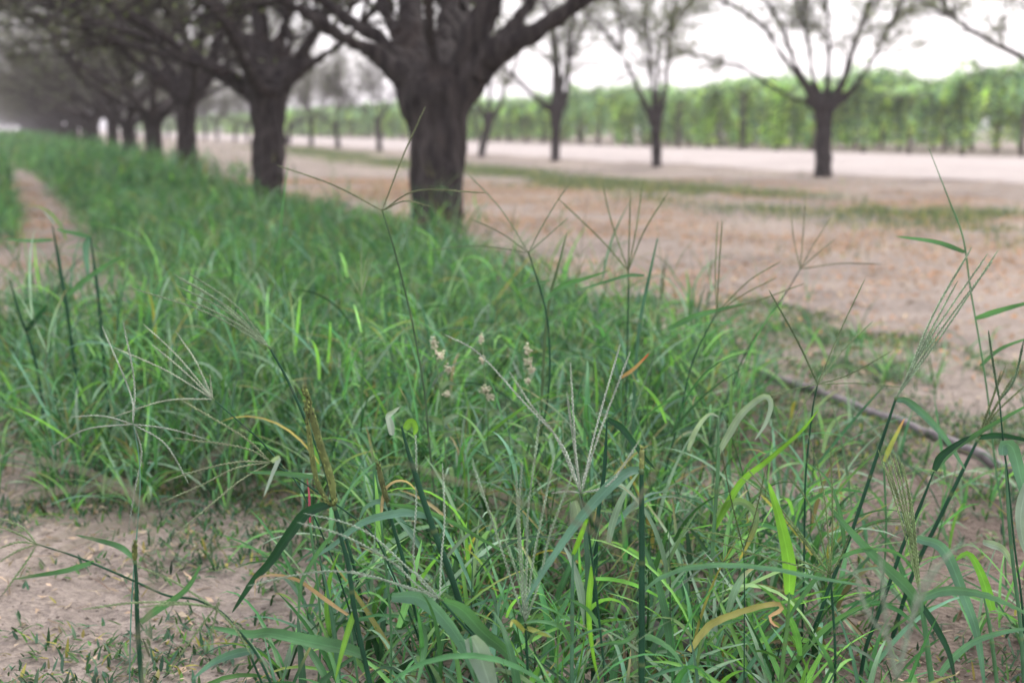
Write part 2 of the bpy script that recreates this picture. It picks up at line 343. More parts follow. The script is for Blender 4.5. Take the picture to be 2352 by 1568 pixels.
def grass_mass(rng, pts, hgt, nleaf, seg, wmul=1.0, culm=.6, gain=1.0, heads=0.0, odd=.022):
    mb = MB(); n = len(pts)
    hh = hgt * rng.uniform(.4, 1.3, n) * np.clip(.35 + .75 * weed_density(pts[:, 0], pts[:, 1]), .4, 1) if hgt > .15 else hgt * rng.uniform(.4, 1.3, n)
    az = rng.uniform(0, 2 * math.pi, n); lean = np.abs(rng.normal(0, .2, n)); dr = rng.uniform(-.1, .45, n)
    has = rng.random(n) < culm
    # culms: narrow folded blades of almost constant width
    c = pick(rng, n, .01, .8 * gain)
    def on_culm(idx, t):
        th = lean[idx] + dr[idx] * t ** 1.4 * .6
        r = np.sin(th) * hh[idx] * t; return pts[idx] + np.stack([r * np.cos(az[idx]), r * np.sin(az[idx]), np.cos(th) * hh[idx] * t], -1)
    ix = np.where(has)[0]
    for k in range(2):
        blades(mb, pts[ix], az[ix], lean[ix], hh[ix], np.full(len(ix), .0034 * wmul), dr[ix] * .6, c[ix], seg, .6, twist=np.full(len(ix), k * 1.5))
    for k in range(nleaf):
        t = np.where(has, rng.uniform(.08, .85, n), rng.uniform(0, .12, n))
        keep = rng.random(n) < .9; id_ = np.where(keep)[0]; m = len(id_)
        b = on_culm(id_, t[id_]); L = rng.uniform(.09, .27, m) * (.7 + .6 * hgt)
        cc = pick(rng, m, odd, gain); tip = cc.copy(); dry = rng.random(m) < .12; tip[dry] = np.array((.34, .28, .12)) * rng.uniform(.7, 1.1, (dry.sum(), 1))
        blades(mb, b, rng.uniform(0, 2 * math.pi, m), rng.uniform(.15, 1.0, m), L, rng.uniform(.005, .0125, m) * wmul, rng.uniform(.1, 1.9, m), cc, seg, .22,
               twist=rng.normal(0, .9, m), col_tip=tip, rng=rng)
    if heads:
        ih = np.where(has & (rng.random(n) < heads))[0]
        for i in ih:
            b = on_culm(np.array([i]), np.array([1.0]))[0]; m = rng.integers(2, 6); tilt = rng.uniform(.0, .5)
            hc = np.array([(.14, .19, .11), (.24, .29, .21), (.17, .17, .09)][rng.integers(3)])
            blades(mb, np.tile(b, (m, 1)), rng.uniform(0, 6.28, m), tilt + rng.uniform(-.1, .6, m), rng.uniform(.04, .12, m), np.full(m, .0024 * wmul), rng.uniform(0, 1.3, m) * rng.random(m), np.tile(hc, (m, 1)), max(seg, 4), .8)
    return mb

# ------------------------------------------------------------------ trees
def limb_tube(mb, pts, radii, rng, sides=10, rough=.1, seg=.06):
    p = np.column_stack([np.asarray(pts), np.asarray(radii)])
    L = np.linalg.norm(np.diff(p[:, :3], axis=0), axis=1).sum()
    q = smooth_path(p, max(6, int(L / seg))); tube(mb, q[:, :3], np.maximum(q[:, 3], .002), sides, rough=rough, rng=rng); return q
def leaf_cloud(mb, pts, dirs, rng, size=.055, wid=.016, per=1):
    pts = np.repeat(pts, per, 0); n = len(pts)
    d = nrm(np.repeat(dirs, per, 0) * .6 + rng.normal(0, .7, (n, 3)) + np.array([0, 0, -.25])); pts = pts + rng.normal(0, .02, (n, 3))
    s = nrm(np.cross(d, rng.normal(0, 1, (n, 3)))); L = size * rng.uniform(.6, 1.3, n)[:, None]; W = wid * rng.uniform(.7, 1.3, n)[:, None] * .5
    nn = np.cross(d, s)
    v = np.stack([pts, pts + d * L * .45 + s * W + nn * W * .3, pts + d * L, pts + d * L * .45 - s * W + nn * W * .3], 1).reshape(-1, 3)
    q = np.arange(n * 4).reshape(-1, 4)
    base = np.array([(.13, .135, .11), (.15, .155, .13), (.11, .13, .085), (.17, .22, .08), (.17, .16, .135)])[rng.integers(0, 5, n)] * rng.uniform(.7, 1.3, (n, 1))
    mb.add(v, q, None, np.repeat(base, 4, 0), np.tile([(.5, 0, 0), (0, .5, 0), (.5, 1, 0), (1, .5, 0)], (n, 1)))
RMAX = [.028]
def grow(rng, br, tw, lf, path, level, leafy, dens=1.0, lo_leaf=1.35, minz=1.25):
    """side branches and twigs along a limb path (rows x y z r)"""
    L = np.linalg.norm(np.diff(path[:, :3], axis=0), axis=1).sum()
    n = int(L * (3.2 if level == 0 else 6.5) * dens)
    for _ in range(n):
        t = rng.uniform(.22 if level == 0 else .1, 1); i = min(int(t * (len(path) - 1)), len(path) - 2)
        p = path[i, :3]; r = path[i, 3]; T = nrm(path[i + 1, :3] - path[i, :3])
        if p[2] < minz: continue
        a = nrm(np.cross(T, rng.normal(0, 1, 3))); d = nrm(T * rng.uniform(.35, .9) + a * rng.uniform(.4, 1.0) + np.array([0, 0, .12])); d[2] = max(d[2], -.05)
        if level == 0:
            ln = rng.uniform(.5, 1.5) * (1.15 - .5 * t); rr = min(r * .6, RMAX[0])
        else:
            ln = rng.uniform(.15, .55); rr = min(r * .6, .006)
        k = 6; q = [p]; dd = d.copy()
        for s in range(k): dd = nrm(dd + rng.normal(0, .18, 3) + np.array([0, 0, -.03 if level else .03])); q.append(q[-1] + dd * ln / k)
        q = np.array(q); rad = np.linspace(rr, rr * .3, k + 1)
        if level == 0:
            tube(br, q, rad, 5, cap=False); grow(rng, br, tw, lf, np.column_stack([q, rad]), 1, leafy, dens, lo_leaf, minz)
        else:
            tube(tw, q, rad, 3, cap=False)
            m = rng.poisson(leafy)
            if m and p[2] > lo_leaf - .1: ii = rng.integers(1, k + 1, m); leaf_cloud(lf, q[ii], np.tile(d, (m, 1)), rng)
def extend(pts, rad, rng, top=4.6, out=None):
    """carry a limb on above the part the photograph shows"""
    pts = [np.array(p) for p in pts]; rad = list(rad)
    d = nrm(pts[-1] - pts[-2])
    while pts[-1][2] < top and len(pts) < 22:
        d = nrm(d * 1.0 + np.array([0, 0, .12]) + rng.normal(0, .12, 3)); d[2] = max(d[2], .12); pts.append(pts[-1] + d * .45); rad.append(max(rad[-1] * .84, .008))
        if abs(d[2]) < .05 and len(pts) > 12: break
    return np.array(pts), np.array(rad)
def proc_limbs(rng, n=6, r0=.075, hf=1.0):
    out = []
    for k in range(n):
        a = k / n * 6.283 + rng.uniform(-.35, .35); el = rng.uniform(.36, 1.15); d = np.array([math.cos(a) * math.cos(el), math.sin(a) * math.cos(el), math.sin(el)])
        p = np.array([0, 0, hf - .1]); r = r0 * rng.uniform(.8, 1.1); rows = [(*p, r)]; L = rng.uniform(3.2, 4.4); m = 9
        for s in range(m):
            d = nrm(d + rng.normal(0, .11, 3) + np.array([0, 0, .02])); p = p + d * L / m; r = r * .83; rows.append((*p, max(r, .01)))
        out.append(rows)
    return out
def build_tree(name, label, base, trunk, limbs, seed, group, leafy=2.6, dens=1.0, remesh=True, minz=1.3, top=4.4, extra=0, rmax=.028):
    RMAX[0] = rmax
    """trunk: rows (x,y,z,r) in world metres; limbs: list of rows"""
    rng = np.random.default_rng(seed)
    e = empty(name, base, label, 'tree', group); base = np.asarray(base)
    tb = MB(); q = np.asarray(trunk, float)
    flare = q.copy(); qq = smooth_path(flare, 26); tube(tb, qq[:, :3], qq[:, 3], 18, rough=.05, rng=rng)
    br, tw, lf = MB(), MB(), MB(); lims = []
    for k_, l in enumerate(proc_limbs(rng, extra, q[-1][3] * .42, 0.0) if extra else []):
        limbs = list(limbs) + [[(a + q[-1][0], b + q[-1][1], c + q[-1][2] - .02, d) for a, b, c, d in l]]
    for l in limbs:
        l = np.asarray(l, float); pts, rad = extend(l[:, :3], l[:, 3], rng, top)
        p = smooth_path(np.column_stack([pts, rad]), max(10, int(len(pts) * 5))); lims.append(p)
    k0 = []
    for p in lims:                                   # the first metre of each limb grows out of the trunk's mesh
        cut = len(p) if not remesh else max(8, int((p[:, 3] > (remesh if remesh is not True else .014) * 1.7).sum()))
        tube(tb, p[:cut, :3], p[:cut, 3], 12, rough=.09, rng=rng)
        if cut < len(p) - 1: tube(br, p[max(cut - 2, 0):, :3], p[max(cut - 2, 0):, 3], 7)
        grow(rng, br, tw, lf, p, 0, leafy, dens, minz=minz)
    for _ in range(5 * len(lims)):                   # pruning knots and short stubs
        p = lims[rng.integers(len(lims))]; i = rng.integers(2, max(3, len(p) // 3)); d = nrm(rng.normal(0, 1, 3)); r = p[i, 3]
        tube(tb, np.array([p[i, :3], p[i, :3] + d * r * 1.15]), [r * .5, r * .32], 7)
    t = tb.obj('trunk', M_BARK, e, origin=base)
    if remesh:
        m = t.modifiers.new('fuse', 'REMESH'); m.mode = 'VOXEL'; m.voxel_size = remesh if remesh is not True else .014; m.use_smooth_shade = True
        m = t.modifiers.new('soften', 'SMOOTH'); m.iterations = 7; m.factor = .6
        dg = bpy.context.evaluated_depsgraph_get(); me = bpy.data.meshes.new_from_object(t.evaluated_get(dg)); t.modifiers.clear()
        bm = bmesh.new(); bm.from_mesh(me); seen = set(); isl = []
        for v0 in bm.verts:
            if v0.index in seen: continue
            st = [v0]; seen.add(v0.index); cur = []
            while st:
                v1_ = st.pop(); cur.append(v1_)
                for e_ in v1_.link_edges:
                    o_ = e_.other_vert(v1_)
                    if o_.index not in seen: seen.add(o_.index); st.append(o_)
            isl.append(cur)
        big = max(isl, key=len); bmesh.ops.delete(bm, geom=[v_ for c_ in isl if c_ is not big for v_ in c_], context='VERTS'); bm.to_mesh(me); bm.free()
        n = len(me.vertices); co = np.empty(n * 3, np.float32); me.vertices.foreach_get('co', co); co = co.reshape(-1, 3); no = np.empty(n * 3, np.float32); me.vertices.foreach_get('normal', no); no = no.reshape(-1, 3)
        a = np.arctan2(co[:, 1], co[:, 0] + 1e-6)
        dsp = -np.abs(vnoise(co[:, 0] + co[:, 1] * .7, co[:, 2] * .22 + co[:, 1] * .3, .045, 31) - .5) * .05 + (vnoise(co[:, 0] * .8 - co[:, 1], co[:, 2] * .4, .03, 33) - .5) * .014 + (vnoise(co[:, 0] - co[:, 1], co[:, 2], .11, 32) - .5) * .022
        me.vertices.foreach_set('co', (co + no * dsp[:, None]).astype(np.float32).ravel()); me.update(); me.materials.clear(); me.materials.append(M_BARK); t.data = me
        me.polygons.foreach_set('use_smooth', np.ones(len(me.polygons), bool))
    if br.v: br.obj('branches', M_BARK, e, origin=base)['kind'] = 'stuff'
    if tw.v: tw.obj('twigs', M_TWIG, e, origin=base)['kind'] = 'stuff'
    if lf.v: lf.obj('foliage', M_TLEAF, e, origin=base)['kind'] = 'stuff'
    return e
def px_rows(rows, z, dz=0.0):
    """rows of (x, y, width in photo pixels) at depth z, drifting dz metres in depth along the limb"""
    n = len(rows); out = []
    for i, (x, y, wd) in enumerate(rows):
        zz = z + dz * i / max(1, n - 1); p = P(x, y, zz); out.append((*p, wd / F * zz / 2))
    return out
def px_tree(label, z, x0, y0, trunk, limbs, seed, name='orchard_tree', group=None, **k):
    g0 = P(x0, y0, z); g0[2] = gh(g0[0], g0[1])
    tr = [(g0[0], g0[1], g0[2] - .12, trunk[0][2] / F * z * .58), (g0[0], g0[1], g0[2] + .03, trunk[0][2] / F * z * .52)] + px_rows(trunk, z)
    return build_tree(name, label, g0, tr, [px_rows(r, z, d) for r, d in limbs], seed, group, **k)
def zof(x, y):                                       # depth of the ground seen at a pixel
    return proj(G(x, y))[2]

T1 = G(1005, 592); D1 = zof(1005, 592); u1, v1 = uv(T1[0], T1[1])
# second tree: same u
def row_z(u, v):
    x, y = xy(u, v); X, Y, Z = proj((x, y, 0)); return X, Y, Z
SP = 4.95
GR1, GR2 = 'orchard trees in the near row', 'orchard trees in the row beside the dirt road'
px_tree('large dark forked tree, nearest and thickest trunk of all', D1, 1005, 592,
        [(1003, 560, 122), (1004, 450, 124), (1007, 350, 130), (1005, 280, 148), (1002, 225, 185), (1003, 185, 170)],
        [([(965, 250, 80), (925, 175, 66), (865, 122, 44), (800, 92, 40), (730, 45, 37), (640, -5, 34), (560, -60, 32)], -.35),
         ([(975, 200, 70), (930, 140, 46), (870, 85, 38), (800, 45, 36), (730, -5, 33), (640, -70, 30)], .15),
         ([(975, 205, 60), (930, 120, 40), (900, 60, 34), (872, -10, 30), (850, -70, 28)], .9), ([(1000, 200, 60), (990, 110, 38), (985, 40, 34), (975, -50, 30)], -.5), ([(1020, 210, 60), (1060, 110, 36), (1070, 20, 32), (1060, -60, 28)], 1.3),
         ([(990, 210, 110), (962, 130, 76), (950, 60, 62), (930, -50, 58)], .5),
         ([(1000, 210, 120), (1012, 120, 70), (1032, 40, 60), (1015, -60, 55)], .9),
         ([(1035, 230, 100), (1065, 150, 82), (1092, 80, 72), (1125, 0, 66), (1150, -60, 60)], -.25),
         ([(1040, 240, 90), (1100, 165, 80), (1160, 105, 66), (1240, 68, 50), (1330, 2, 46), (1420, -70, 42)], -.5),
         ([(1120, 140, 60), (1170, 70, 44), (1215, 10, 40), (1250, -60, 36)], .3)],
        101, group=GR1, remesh=.016, dens=2.6, leafy=3)
def place1(i): return row_z(u1, v1 + SP * i)
X2, Y2, Z2 = place1(1)
s2 = X2 - 615
px_tree('dark tree with long low limbs reaching left, next trunk left of the large one', Z2, X2, Y2,
        [(617, 450, 74), (617, 380, 76), (618, 300, 78), (616, 240, 88), (615, 210, 100)],
        [([(605, 220, 60), (590, 170, 48), (587, 110, 46), (540, 80, 36), (505, 30, 34), (470, -20, 32)], .2),
         ([(605, 205, 40), (560, 180, 24), (430, 140, 20), (330, 85, 17), (180, 38, 14)], -.6),
         ([(600, 210, 36), (500, 170, 18), (400, 135, 16), (300, 105, 14), (230, 85, 11)], .6),
         ([(630, 215, 60), (690, 160, 32), (750, 125, 24), (800, 85, 20), (860, 20, 16)], -.2),
         ([(630, 205, 50), (665, 110, 22), (655, 30, 20), (650, -30, 18)], .3),
         ([(620, 205, 70), (604, 100, 42), (590, 0, 38), (585, -60, 34)], .8),
         ([(635, 210, 50), (700, 120, 34), (740, 40, 30), (790, -30, 26)], 1.0)],
        102, group=GR1, remesh=.02, dens=3.0, leafy=4.5, extra=4)
X3, Y3, Z3 = place1(2)
px_tree('slender dark tree, third trunk of the near row, one limb straight up', Z3, X3 - 8, Y3,
        [(434, 400, 46), (430, 330, 46), (428, 260, 50), (427, 225, 56)],
        [([(420, 230, 40), (360, 175, 22), (285, 125, 18), (240, 80, 14)], -.4),
         ([(427, 225, 44), (426, 120, 22), (415, 0, 20)], .1),
         ([(438, 228, 44), (480, 175, 30), (500, 100, 26), (530, 20, 22)], .3),
         ([(420, 225, 40), (380, 140, 22), (340, 50, 20), (320, -20, 18)], .9),
         ([(432, 225, 40), (455, 130, 24), (470, 30, 20)], 1.0)],
        103, group=GR1, remesh=.022, dens=3.0, leafy=3, extra=5)

def variant(i, hf=1.0, r=.165, n=6, leafy=2.6, lean=(0, 0), dens=1.0, rm=.03):
    rng = np.random.default_rng(500 + i)
    tr = [(0, 0, -.12, r * 1.25), (0, 0, .05, r * 1.15), (lean[0] * .3, lean[1] * .3, .35, r), (lean[0] * .8, lean[1] * .8, hf * .75, r), (lean[0], lean[1], hf, r * 1.25)]
    lims = [[(a + lean[0], b + lean[1], c, d) for a, b, c, d in l] for l in proc_limbs(rng, n, r * .45, hf)]
    return build_tree('orchard_tree', '', (0, 0, 0), tr, lims, 700 + i, None, leafy, dens, rm, minz=hf + .02)
def copy_thing(e, loc, rz, sc_, label, group):
    r = e.copy(); COL.objects.link(r); r.location = loc; r.rotation_euler = (0, 0, rz); r.scale = (sc_,) * 3; r['label'] = label; r['group'] = group
    for ch in list(e.children):
        c = ch.copy(); COL.objects.link(c); c.parent = r
    return r
rngT = np.random.default_rng(5)
VAR = [variant(0, n=9, leafy=3.6, dens=1.9), variant(1, .95, .17, 9, 3.6, (.08, .05), 1.9), variant(2, 1.05, .15, 9, 3.6, (-.06, 0), 1.9)]
THIN = [variant(3, 1.05, .10, 6, 4, (.0, .05), 2.2), variant(4, 1.0, .11, 5, 4, (.12, 0), 2.2), variant(5, 1.1, .105, 7, 4, (-.05, 0), 2.2)]
used = set()
def put(pool, k, loc, rz, s, label, group):
    e = pool[k % len(pool)]
    if id(e) not in used:
        used.add(id(e)); e.location = loc; e.rotation_euler = (0, 0, rz); e.scale = (s,) * 3; e['label'] = label; e['group'] = group; return e
    return copy_thing(e, loc, rz, s, label, group)
ORD = ['first', 'second', 'third', 'fourth', 'fifth', 'sixth', 'seventh', 'eighth', 'ninth', 'tenth']
for i in list(range(3, 46)):
    x, y = xy(u1 + rngT.normal(0, .06), v1 + SP * i + rngT.normal(0, .1))
    if i < 9: lb = f'{ORD[i]} near-row tree counted leftward from the large dark trunk'
    else: lb = 'small dark tree far down the near row, limbs tangled with its neighbours'
    put(VAR, i, (x, y, gh(x, y)), rngT.uniform(0, 6.28), rngT.uniform(.92, 1.1), lb, GR1)

for k_, (u_, v_) in enumerate([(-1.6, 236), (.9, 240), (-3.6, 243), (2.6, 246), (-.4, 250)]):
    x, y = xy(u_, v_); put(VAR, k_, (x, y, -.4), k_ * 1.3, 1.35, 'far hazy tree closing the end of the wheel track', 'trees closing the far end of the track')
# second row: individually shaped near trees, the rest from the thinner kinds
def row2(x): # depth for a trunk seen at column x in the second row
    lo, hi = -5., 400.
    for _ in range(60):
        mid = (lo + hi) / 2
        X_, Y_, Z_ = row_z(U2, mid)
        if X_ > x or Z_ < 0: lo = mid
        else: hi = mid
    return Y_, Z_
Ttmp = G(1508, 384); U2, _ = uv(Ttmp[0], Ttmp[1])
y_, z_ = row2(1890)
px_tree('open vase-shaped tree with six rising limbs before the vineyard at right', z_, 1890, y_,
        [(1890, 385, 42), (1893, 320, 38), (1894, 275, 40), (1893, 245, 56)],
        [([(1880, 250, 30), (1845, 190, 17), (1797, 130, 14), (1740, 50, 11), (1646, -5, 9)], -.5),
         ([(1885, 248, 26), (1842, 175, 13), (1812, 110, 12), (1790, 50, 10), (1751, -5, 9)], .5),
         ([(1888, 245, 26), (1868, 180, 13), (1850, 70, 12), (1826, -5, 11)], .3),
         ([(1896, 245, 26), (1903, 160, 13), (1903, 60, 12), (1896, -5, 11)], -.3),
         ([(1900, 246, 30), (1935, 190, 20), (1960, 110, 17), (1985, 40, 17), (2002, -10, 15)], .2),
         ([(1905, 250, 28), (1950, 215, 17), (1995, 150, 13), (2040, 70, 11), (2076, -5, 10)], -.4),
         ([(1875, 245, 16), (1820, 225, 9), (1776, 200, 8), (1696, 150, 6), (1640, 140, 4)], .4)], 201, group=GR2, remesh=.022, leafy=17, dens=1.9, minz=1.5, rmax=.011)
y_, z_ = row2(1508)
px_tree('slim tree with one limb curving far left, just right of picture centre', z_, 1508, y_,
        [(1508, 375, 25), (1508, 320, 24), (1507, 285, 30), (1505, 272, 36)],
        [([(1500, 275, 20), (1470, 215, 13), (1440, 150, 11), (1400, 85, 8), (1350, 35, 7)], -.5), ([(1445, 160, 10), (1430, 110, 8), (1424, 60, 7), (1415, -5, 7)], .3),
         ([(1504, 272, 18), (1500, 205, 9), (1495, 150, 8), (1480, 0, 8)], .4), ([(1512, 272, 22), (1528, 200, 13), (1535, 100, 12), (1552, -5, 12)], -.3),
         ([(1506, 272, 18), (1512, 200, 9), (1520, 90, 8), (1590, 0, 7)], .6)], 202, group=GR2, remesh=.022, leafy=17, dens=2.0, minz=1.5, rmax=.011)
y_, z_ = row2(1275)
px_tree('slim upright tree right of the large trunk, with a low limb to the left', z_, 1275, y_,
        [(1275, 355, 23), (1277, 310, 22), (1278, 270, 30), (1278, 250, 34)],
        [([(1270, 255, 20), (1225, 220, 12), (1180, 172, 10), (1145, 140, 8), (1120, 60, 7)], -.4), ([(1278, 252, 28), (1278, 160, 21), (1270, 80, 17), (1250, -5, 14)], .2),
         ([(1288, 252, 22), (1305, 200, 14), (1308, 120, 12), (1322, -5, 11)], -.2), ([(1280, 250, 20), (1300, 160, 10), (1340, 60, 9), (1380, -10, 8)], .6)], 203, group=GR2, remesh=.024, leafy=16, dens=2.1, minz=1.5, rmax=.012)
y_, z_ = row2(1110)
px_tree('small tree leaning right, directly behind the right edge of the large trunk', z_, 1106, y_,
        [(1107, 345, 19), (1116, 300, 18), (1122, 275, 24)],
        [([(1118, 275, 15), (1098, 235, 9), (1090, 205, 8), (1070, 120, 8)], -.3), ([(1124, 275, 16), (1150, 240, 12), (1160, 200, 10), (1188, 140, 9), (1200, 40, 8)], .2),
         ([(1122, 275, 14), (1125, 200, 9), (1120, 100, 8)], .5)], 204, group=GR2, remesh=.024, leafy=16, dens=2.1, minz=1.5, rmax=.012)
y_, z_ = row2(2480)
px_tree('tree at the right edge, one slanting limb entering at the top right', z_, 2480, y_,
        [(2480, 395, 46), (2480, 320, 44), (2480, 265, 50), (2480, 240, 60)],
        [([(2460, 245, 30), (2410, 180, 17), (2352, 135, 14), (2280, 98, 12), (2200, 50, 10), (2158, -5, 9)], -.3),
         ([(2480, 240, 30), (2460, 120, 20), (2400, 0, 16)], .5), ([(2490, 240, 30), (2520, 100, 20), (2540, -20, 16)], .2), ([(2500, 245, 30), (2600, 150, 20), (2680, 20, 16)], -.3)],
        205, group=GR2, remesh=.024, leafy=17, dens=1.9, minz=1.5, rmax=.011)
row2_cols = [872, 777, 715]
for k, cx in enumerate(row2_cols):
    y_, z_ = row2(cx); p = P(cx, y_, z_)
    put(THIN, k, (p[0], p[1], gh(p[0], p[1])), [1.0, 2.6, 4.3][k], [1.0, .95, .95][k],
        ['small road-side tree seen just left of the large trunk', 'small road-side tree, second left of the large trunk', 'small road-side tree, third left of the large trunk'][k], GR2)
y_, z_ = row2(715); p = P(715, y_, z_); _, vv = uv(p[0], p[1])
for k in range(1, 22):
    x, y = xy(U2 + rngT.normal(0, .08), vv + SP * k)
    put(THIN, k + 3, (x, y, gh(x, y)), rngT.uniform(0, 6.28), rngT.uniform(.85, 1.05),
        'tiny distant road-side tree seen between the two nearest dark trunks' if k < 12 else 'tiny distant road-side tree near the vanishing end of its row', GR2)

# ------------------------------------------------------------------ vineyard across the road
def vine_variant(seed, hang=1.0, nc=50):
    rng = np.random.default_rng(seed); e = empty('grapevine', (0, 0, 0), '', 'grapevine')
    tb = MB(); p = np.array([(0, 0, -.05, .05), (.03, .02, .4, .042), (-.03, 0, .9, .04), (.02, -.02, 1.4, .04), (0, 0, 1.75, .045)]); q = smooth_path(p, 18); tube(tb, q[:, :3], q[:, 3], 8, rough=.15, rng=rng)
    for s in (-1, 1):
        q = smooth_path([(0, 0, 1.65, .035), (.05, s * .5, 1.85, .028), (0, s * 1.2, 1.9, .02)], 12); tube(tb, q[:, :3], q[:, 3], 6, rough=.15, rng=rng)
    tb.obj('trunk', M_VBARK, e)
    pb = MB(); q = np.array([(.18, .1, -.05), (.18, .1, 2.15)]); tube(pb, q, .032, 8)
    tube(pb, np.array([(-.75, .1, 2.02), (.95, .1, 2.02)]), .022, 6); pb.obj('trellis_post', M_POST, e)
    lf = MB(); cb = MB()
    def leaves(pts, bright):
        n = len(pts); reg = vnoise(pts[:, 1] * 1.0 + seed, pts[:, 2] * .8, .45, seed)[:, None]; bright = np.asarray(bright) * (.3 + 1.5 * reg ** 1.4); d = nrm(rng.normal(0, 1, (n, 3)) * np.array([1, 1, .5]) + np.array([0, 0, -.5])); s = nrm(np.cross(d, rng.normal(0, 1, (n, 3)))); nn = np.cross(d, s)
        L = rng.uniform(.06, .13, n)[:, None]
        v = np.stack([pts, pts + d * L * .35 + s * L * .55 + nn * L * .08, pts + d * L + nn * L * .05, pts + d * L * .35 - s * L * .55 + nn * L * .08], 1).reshape(-1, 3)
        base = np.array([(.22, .33, .21), (.26, .40, .20), (.36, .50, .22), (.34, .42, .36), (.10, .19, .13)])[rng.integers(0, 5, n)] * rng.uniform(.8, 1.2, (n, 1)) * np.asarray(bright)
        lf.add(v, np.arange(n * 4).reshape(-1, 4), None, np.repeat(base, 4, 0), np.tile([(.5, 0, 0), (0, .5, 0), (.5, 1, 0), (1, .5, 0)], (n, 1)))
    # roof of shoots on the cross arm, uneven on top
    n = 800; y = rng.uniform(-1.2, 1.2, n); x = rng.uniform(-.85, .95, n)
    leaves(np.stack([x, y, 1.95 + .28 * np.sqrt(np.clip(1 - (x / 1.1) ** 2, 0, 1)) * vnoise(x * 0 + seed, y, .35, seed) + rng.normal(0, .07, n)], -1), 1.0)
    yc = rng.uniform(-1.15, 1.15, 6)
    for _ in range(nc):                                # hanging canes
        x0, y0 = rng.choice([-1, 1]) * rng.uniform(.35, 1.0), yc[rng.integers(6)] + rng.normal(0, .11); zt = 1.95; L = min(1.8, rng.uniform(.5, 1.85) ** .9 * hang)
        k = 8; pts = np.array([(x0 + .12 * math.sin(t * 2) * (1 if x0 > 0 else -1), y0 + rng.normal(0, .02), zt - L * t) for t in np.linspace(0, 1, k)]); tube(cb, pts, .005, 3, c=(.10, .15, .05), cap=False)
        m = int(L * rng.uniform(10, 60) * (.5 + vnoise(y0, seed, .5, seed))); t = rng.random(m); leaves(np.stack([np.interp(t, np.linspace(0, 1, k), pts[:, j]) for j in range(3)], -1) + rng.normal(0, .05, (m, 3)), np.array([(1, 1, 1), (1.25, 1.25, .7), (.6, .65, .75), (1, 1.05, 1.15), (1.5, 1.4, .7)][rng.integers(5)]))
    for _ in range(7):                                 # shoots standing above the roof
        x0, y0 = rng.uniform(-.7, .8), rng.uniform(-1.1, 1.1); L = rng.uniform(.15, .5) if _ < 6 else rng.uniform(.4, .8) * (seed % 2); m = int(L * 60); t = rng.random(m)
        leaves(np.stack([x0 + t * .1, y0 + t * rng.uniform(-.5, .5), 2.05 + L * t * .8], -1) + rng.normal(0, .07, (m, 3)), 1.1)
    cb.obj('canes', M_STEM, e)['kind'] = 'stuff'; lf.obj('foliage', M_TLEAF, e)['kind'] = 'stuff'
    return e
VV = [vine_variant(901), vine_variant(902, 1.3, 70), vine_variant(903, .6, 34), vine_variant(904, 1.1, 26), vine_variant(905, .9, 44)]
rngV = np.random.default_rng(77); ang_row = math.atan2(ROW[1], ROW[0]) - math.pi / 2
GV = ['grapevines in the front trellis row facing the dirt road', 'grapevines in the second trellis row', 'grapevines in the third trellis row', 'grapevines in the fourth trellis row', 'grapevines in the fifth trellis row']
VINE0 = 25.2
landmarks = [(-50, 560, 'left of the second dark trunk'), (560, 930, 'between the two nearest dark trunks'), (930, 1275, 'just right of the large dark trunk'), (1275, 1508, 'between the two slim trees'),
             (1508, 1890, 'left of the vase-shaped tree'), (1890, 2600, 'right of the vase-shaped tree')]
vines = []
for r in range(4):
    for k in range(125 if r == 0 else 50 if r < 3 else 40):
        v = 14 + 2.35 * k; u = VINE0 + 3.3 * r; x, y = xy(u + rngV.normal(0, .08), v + rngV.normal(0, .12)); X_, Y_, Z_ = proj((x, y, 1))
        if Z_ < 5 or X_ > 2560 or X_ < (190 if r == 0 else 380): continue
        vines.append((r, X_, x, y))
cnt = {}
for n_, (r, X_, x, y) in enumerate(sorted(vines)):
    for li, (a, b, txt) in enumerate(landmarks):
        if a <= X_ < b: break
    key = (r, li); cnt[key] = cnt.get(key, 0) + 1; c = cnt[key]
    if r == 0 and li >= 2: lb = f'{ORD[c-1] if c < 11 else "far"} front-row grapevine from the left, {txt}'
    elif r == 0: lb = f'distant front-row grapevine seen {txt}'
    else: lb = ['', 'grapevine half hidden in the second trellis row, ', 'grapevine mostly hidden in the third trellis row, ', 'grapevine deep in the fourth trellis row, ', 'grapevine deep in the fifth trellis row, '][r] + txt
    e = put(VV, n_ * 7 + n_ // 3, (x, y, .03), ang_row + (math.pi if rngV.random() < .5 else 0) + rngV.normal(0, .06), rngV.uniform(.86, 1.14), lb, GV[r])

# ------------------------------------------------------------------ drip hoses on the ground
def hose(pts, r, label):
    p = smooth_path(pts, 160); p[:, 2] = gh(p[:, 0], p[:, 1]) + r * .9; mb = MB(); tube(mb, p, r, 10); o = mb.obj('drip_hose', M_HOSE, origin=p[0]); o.location = p[0]; tag(o, label, 'hose')
a, b, c = G(1890, 912), G(2075, 965), G(2260, 1045)
q1 = [a + (a - c) * 5 + np.array([.1, 0, 0]), a + (a - c) * 2, a + (a - c) * .6, a, b, c, c + (c - b) * 2.5]
hose(q1, .0125, 'grey plastic drip hose lying on bare soil at right behind the tall seed head')
a, b = G(1500, 1425), G(1665, 1515)
hose([a + (a - b) * 1.2, a, b, b + (b - a) * 2], .011, 'short dark stretch of drip hose under the grass at the bottom right')

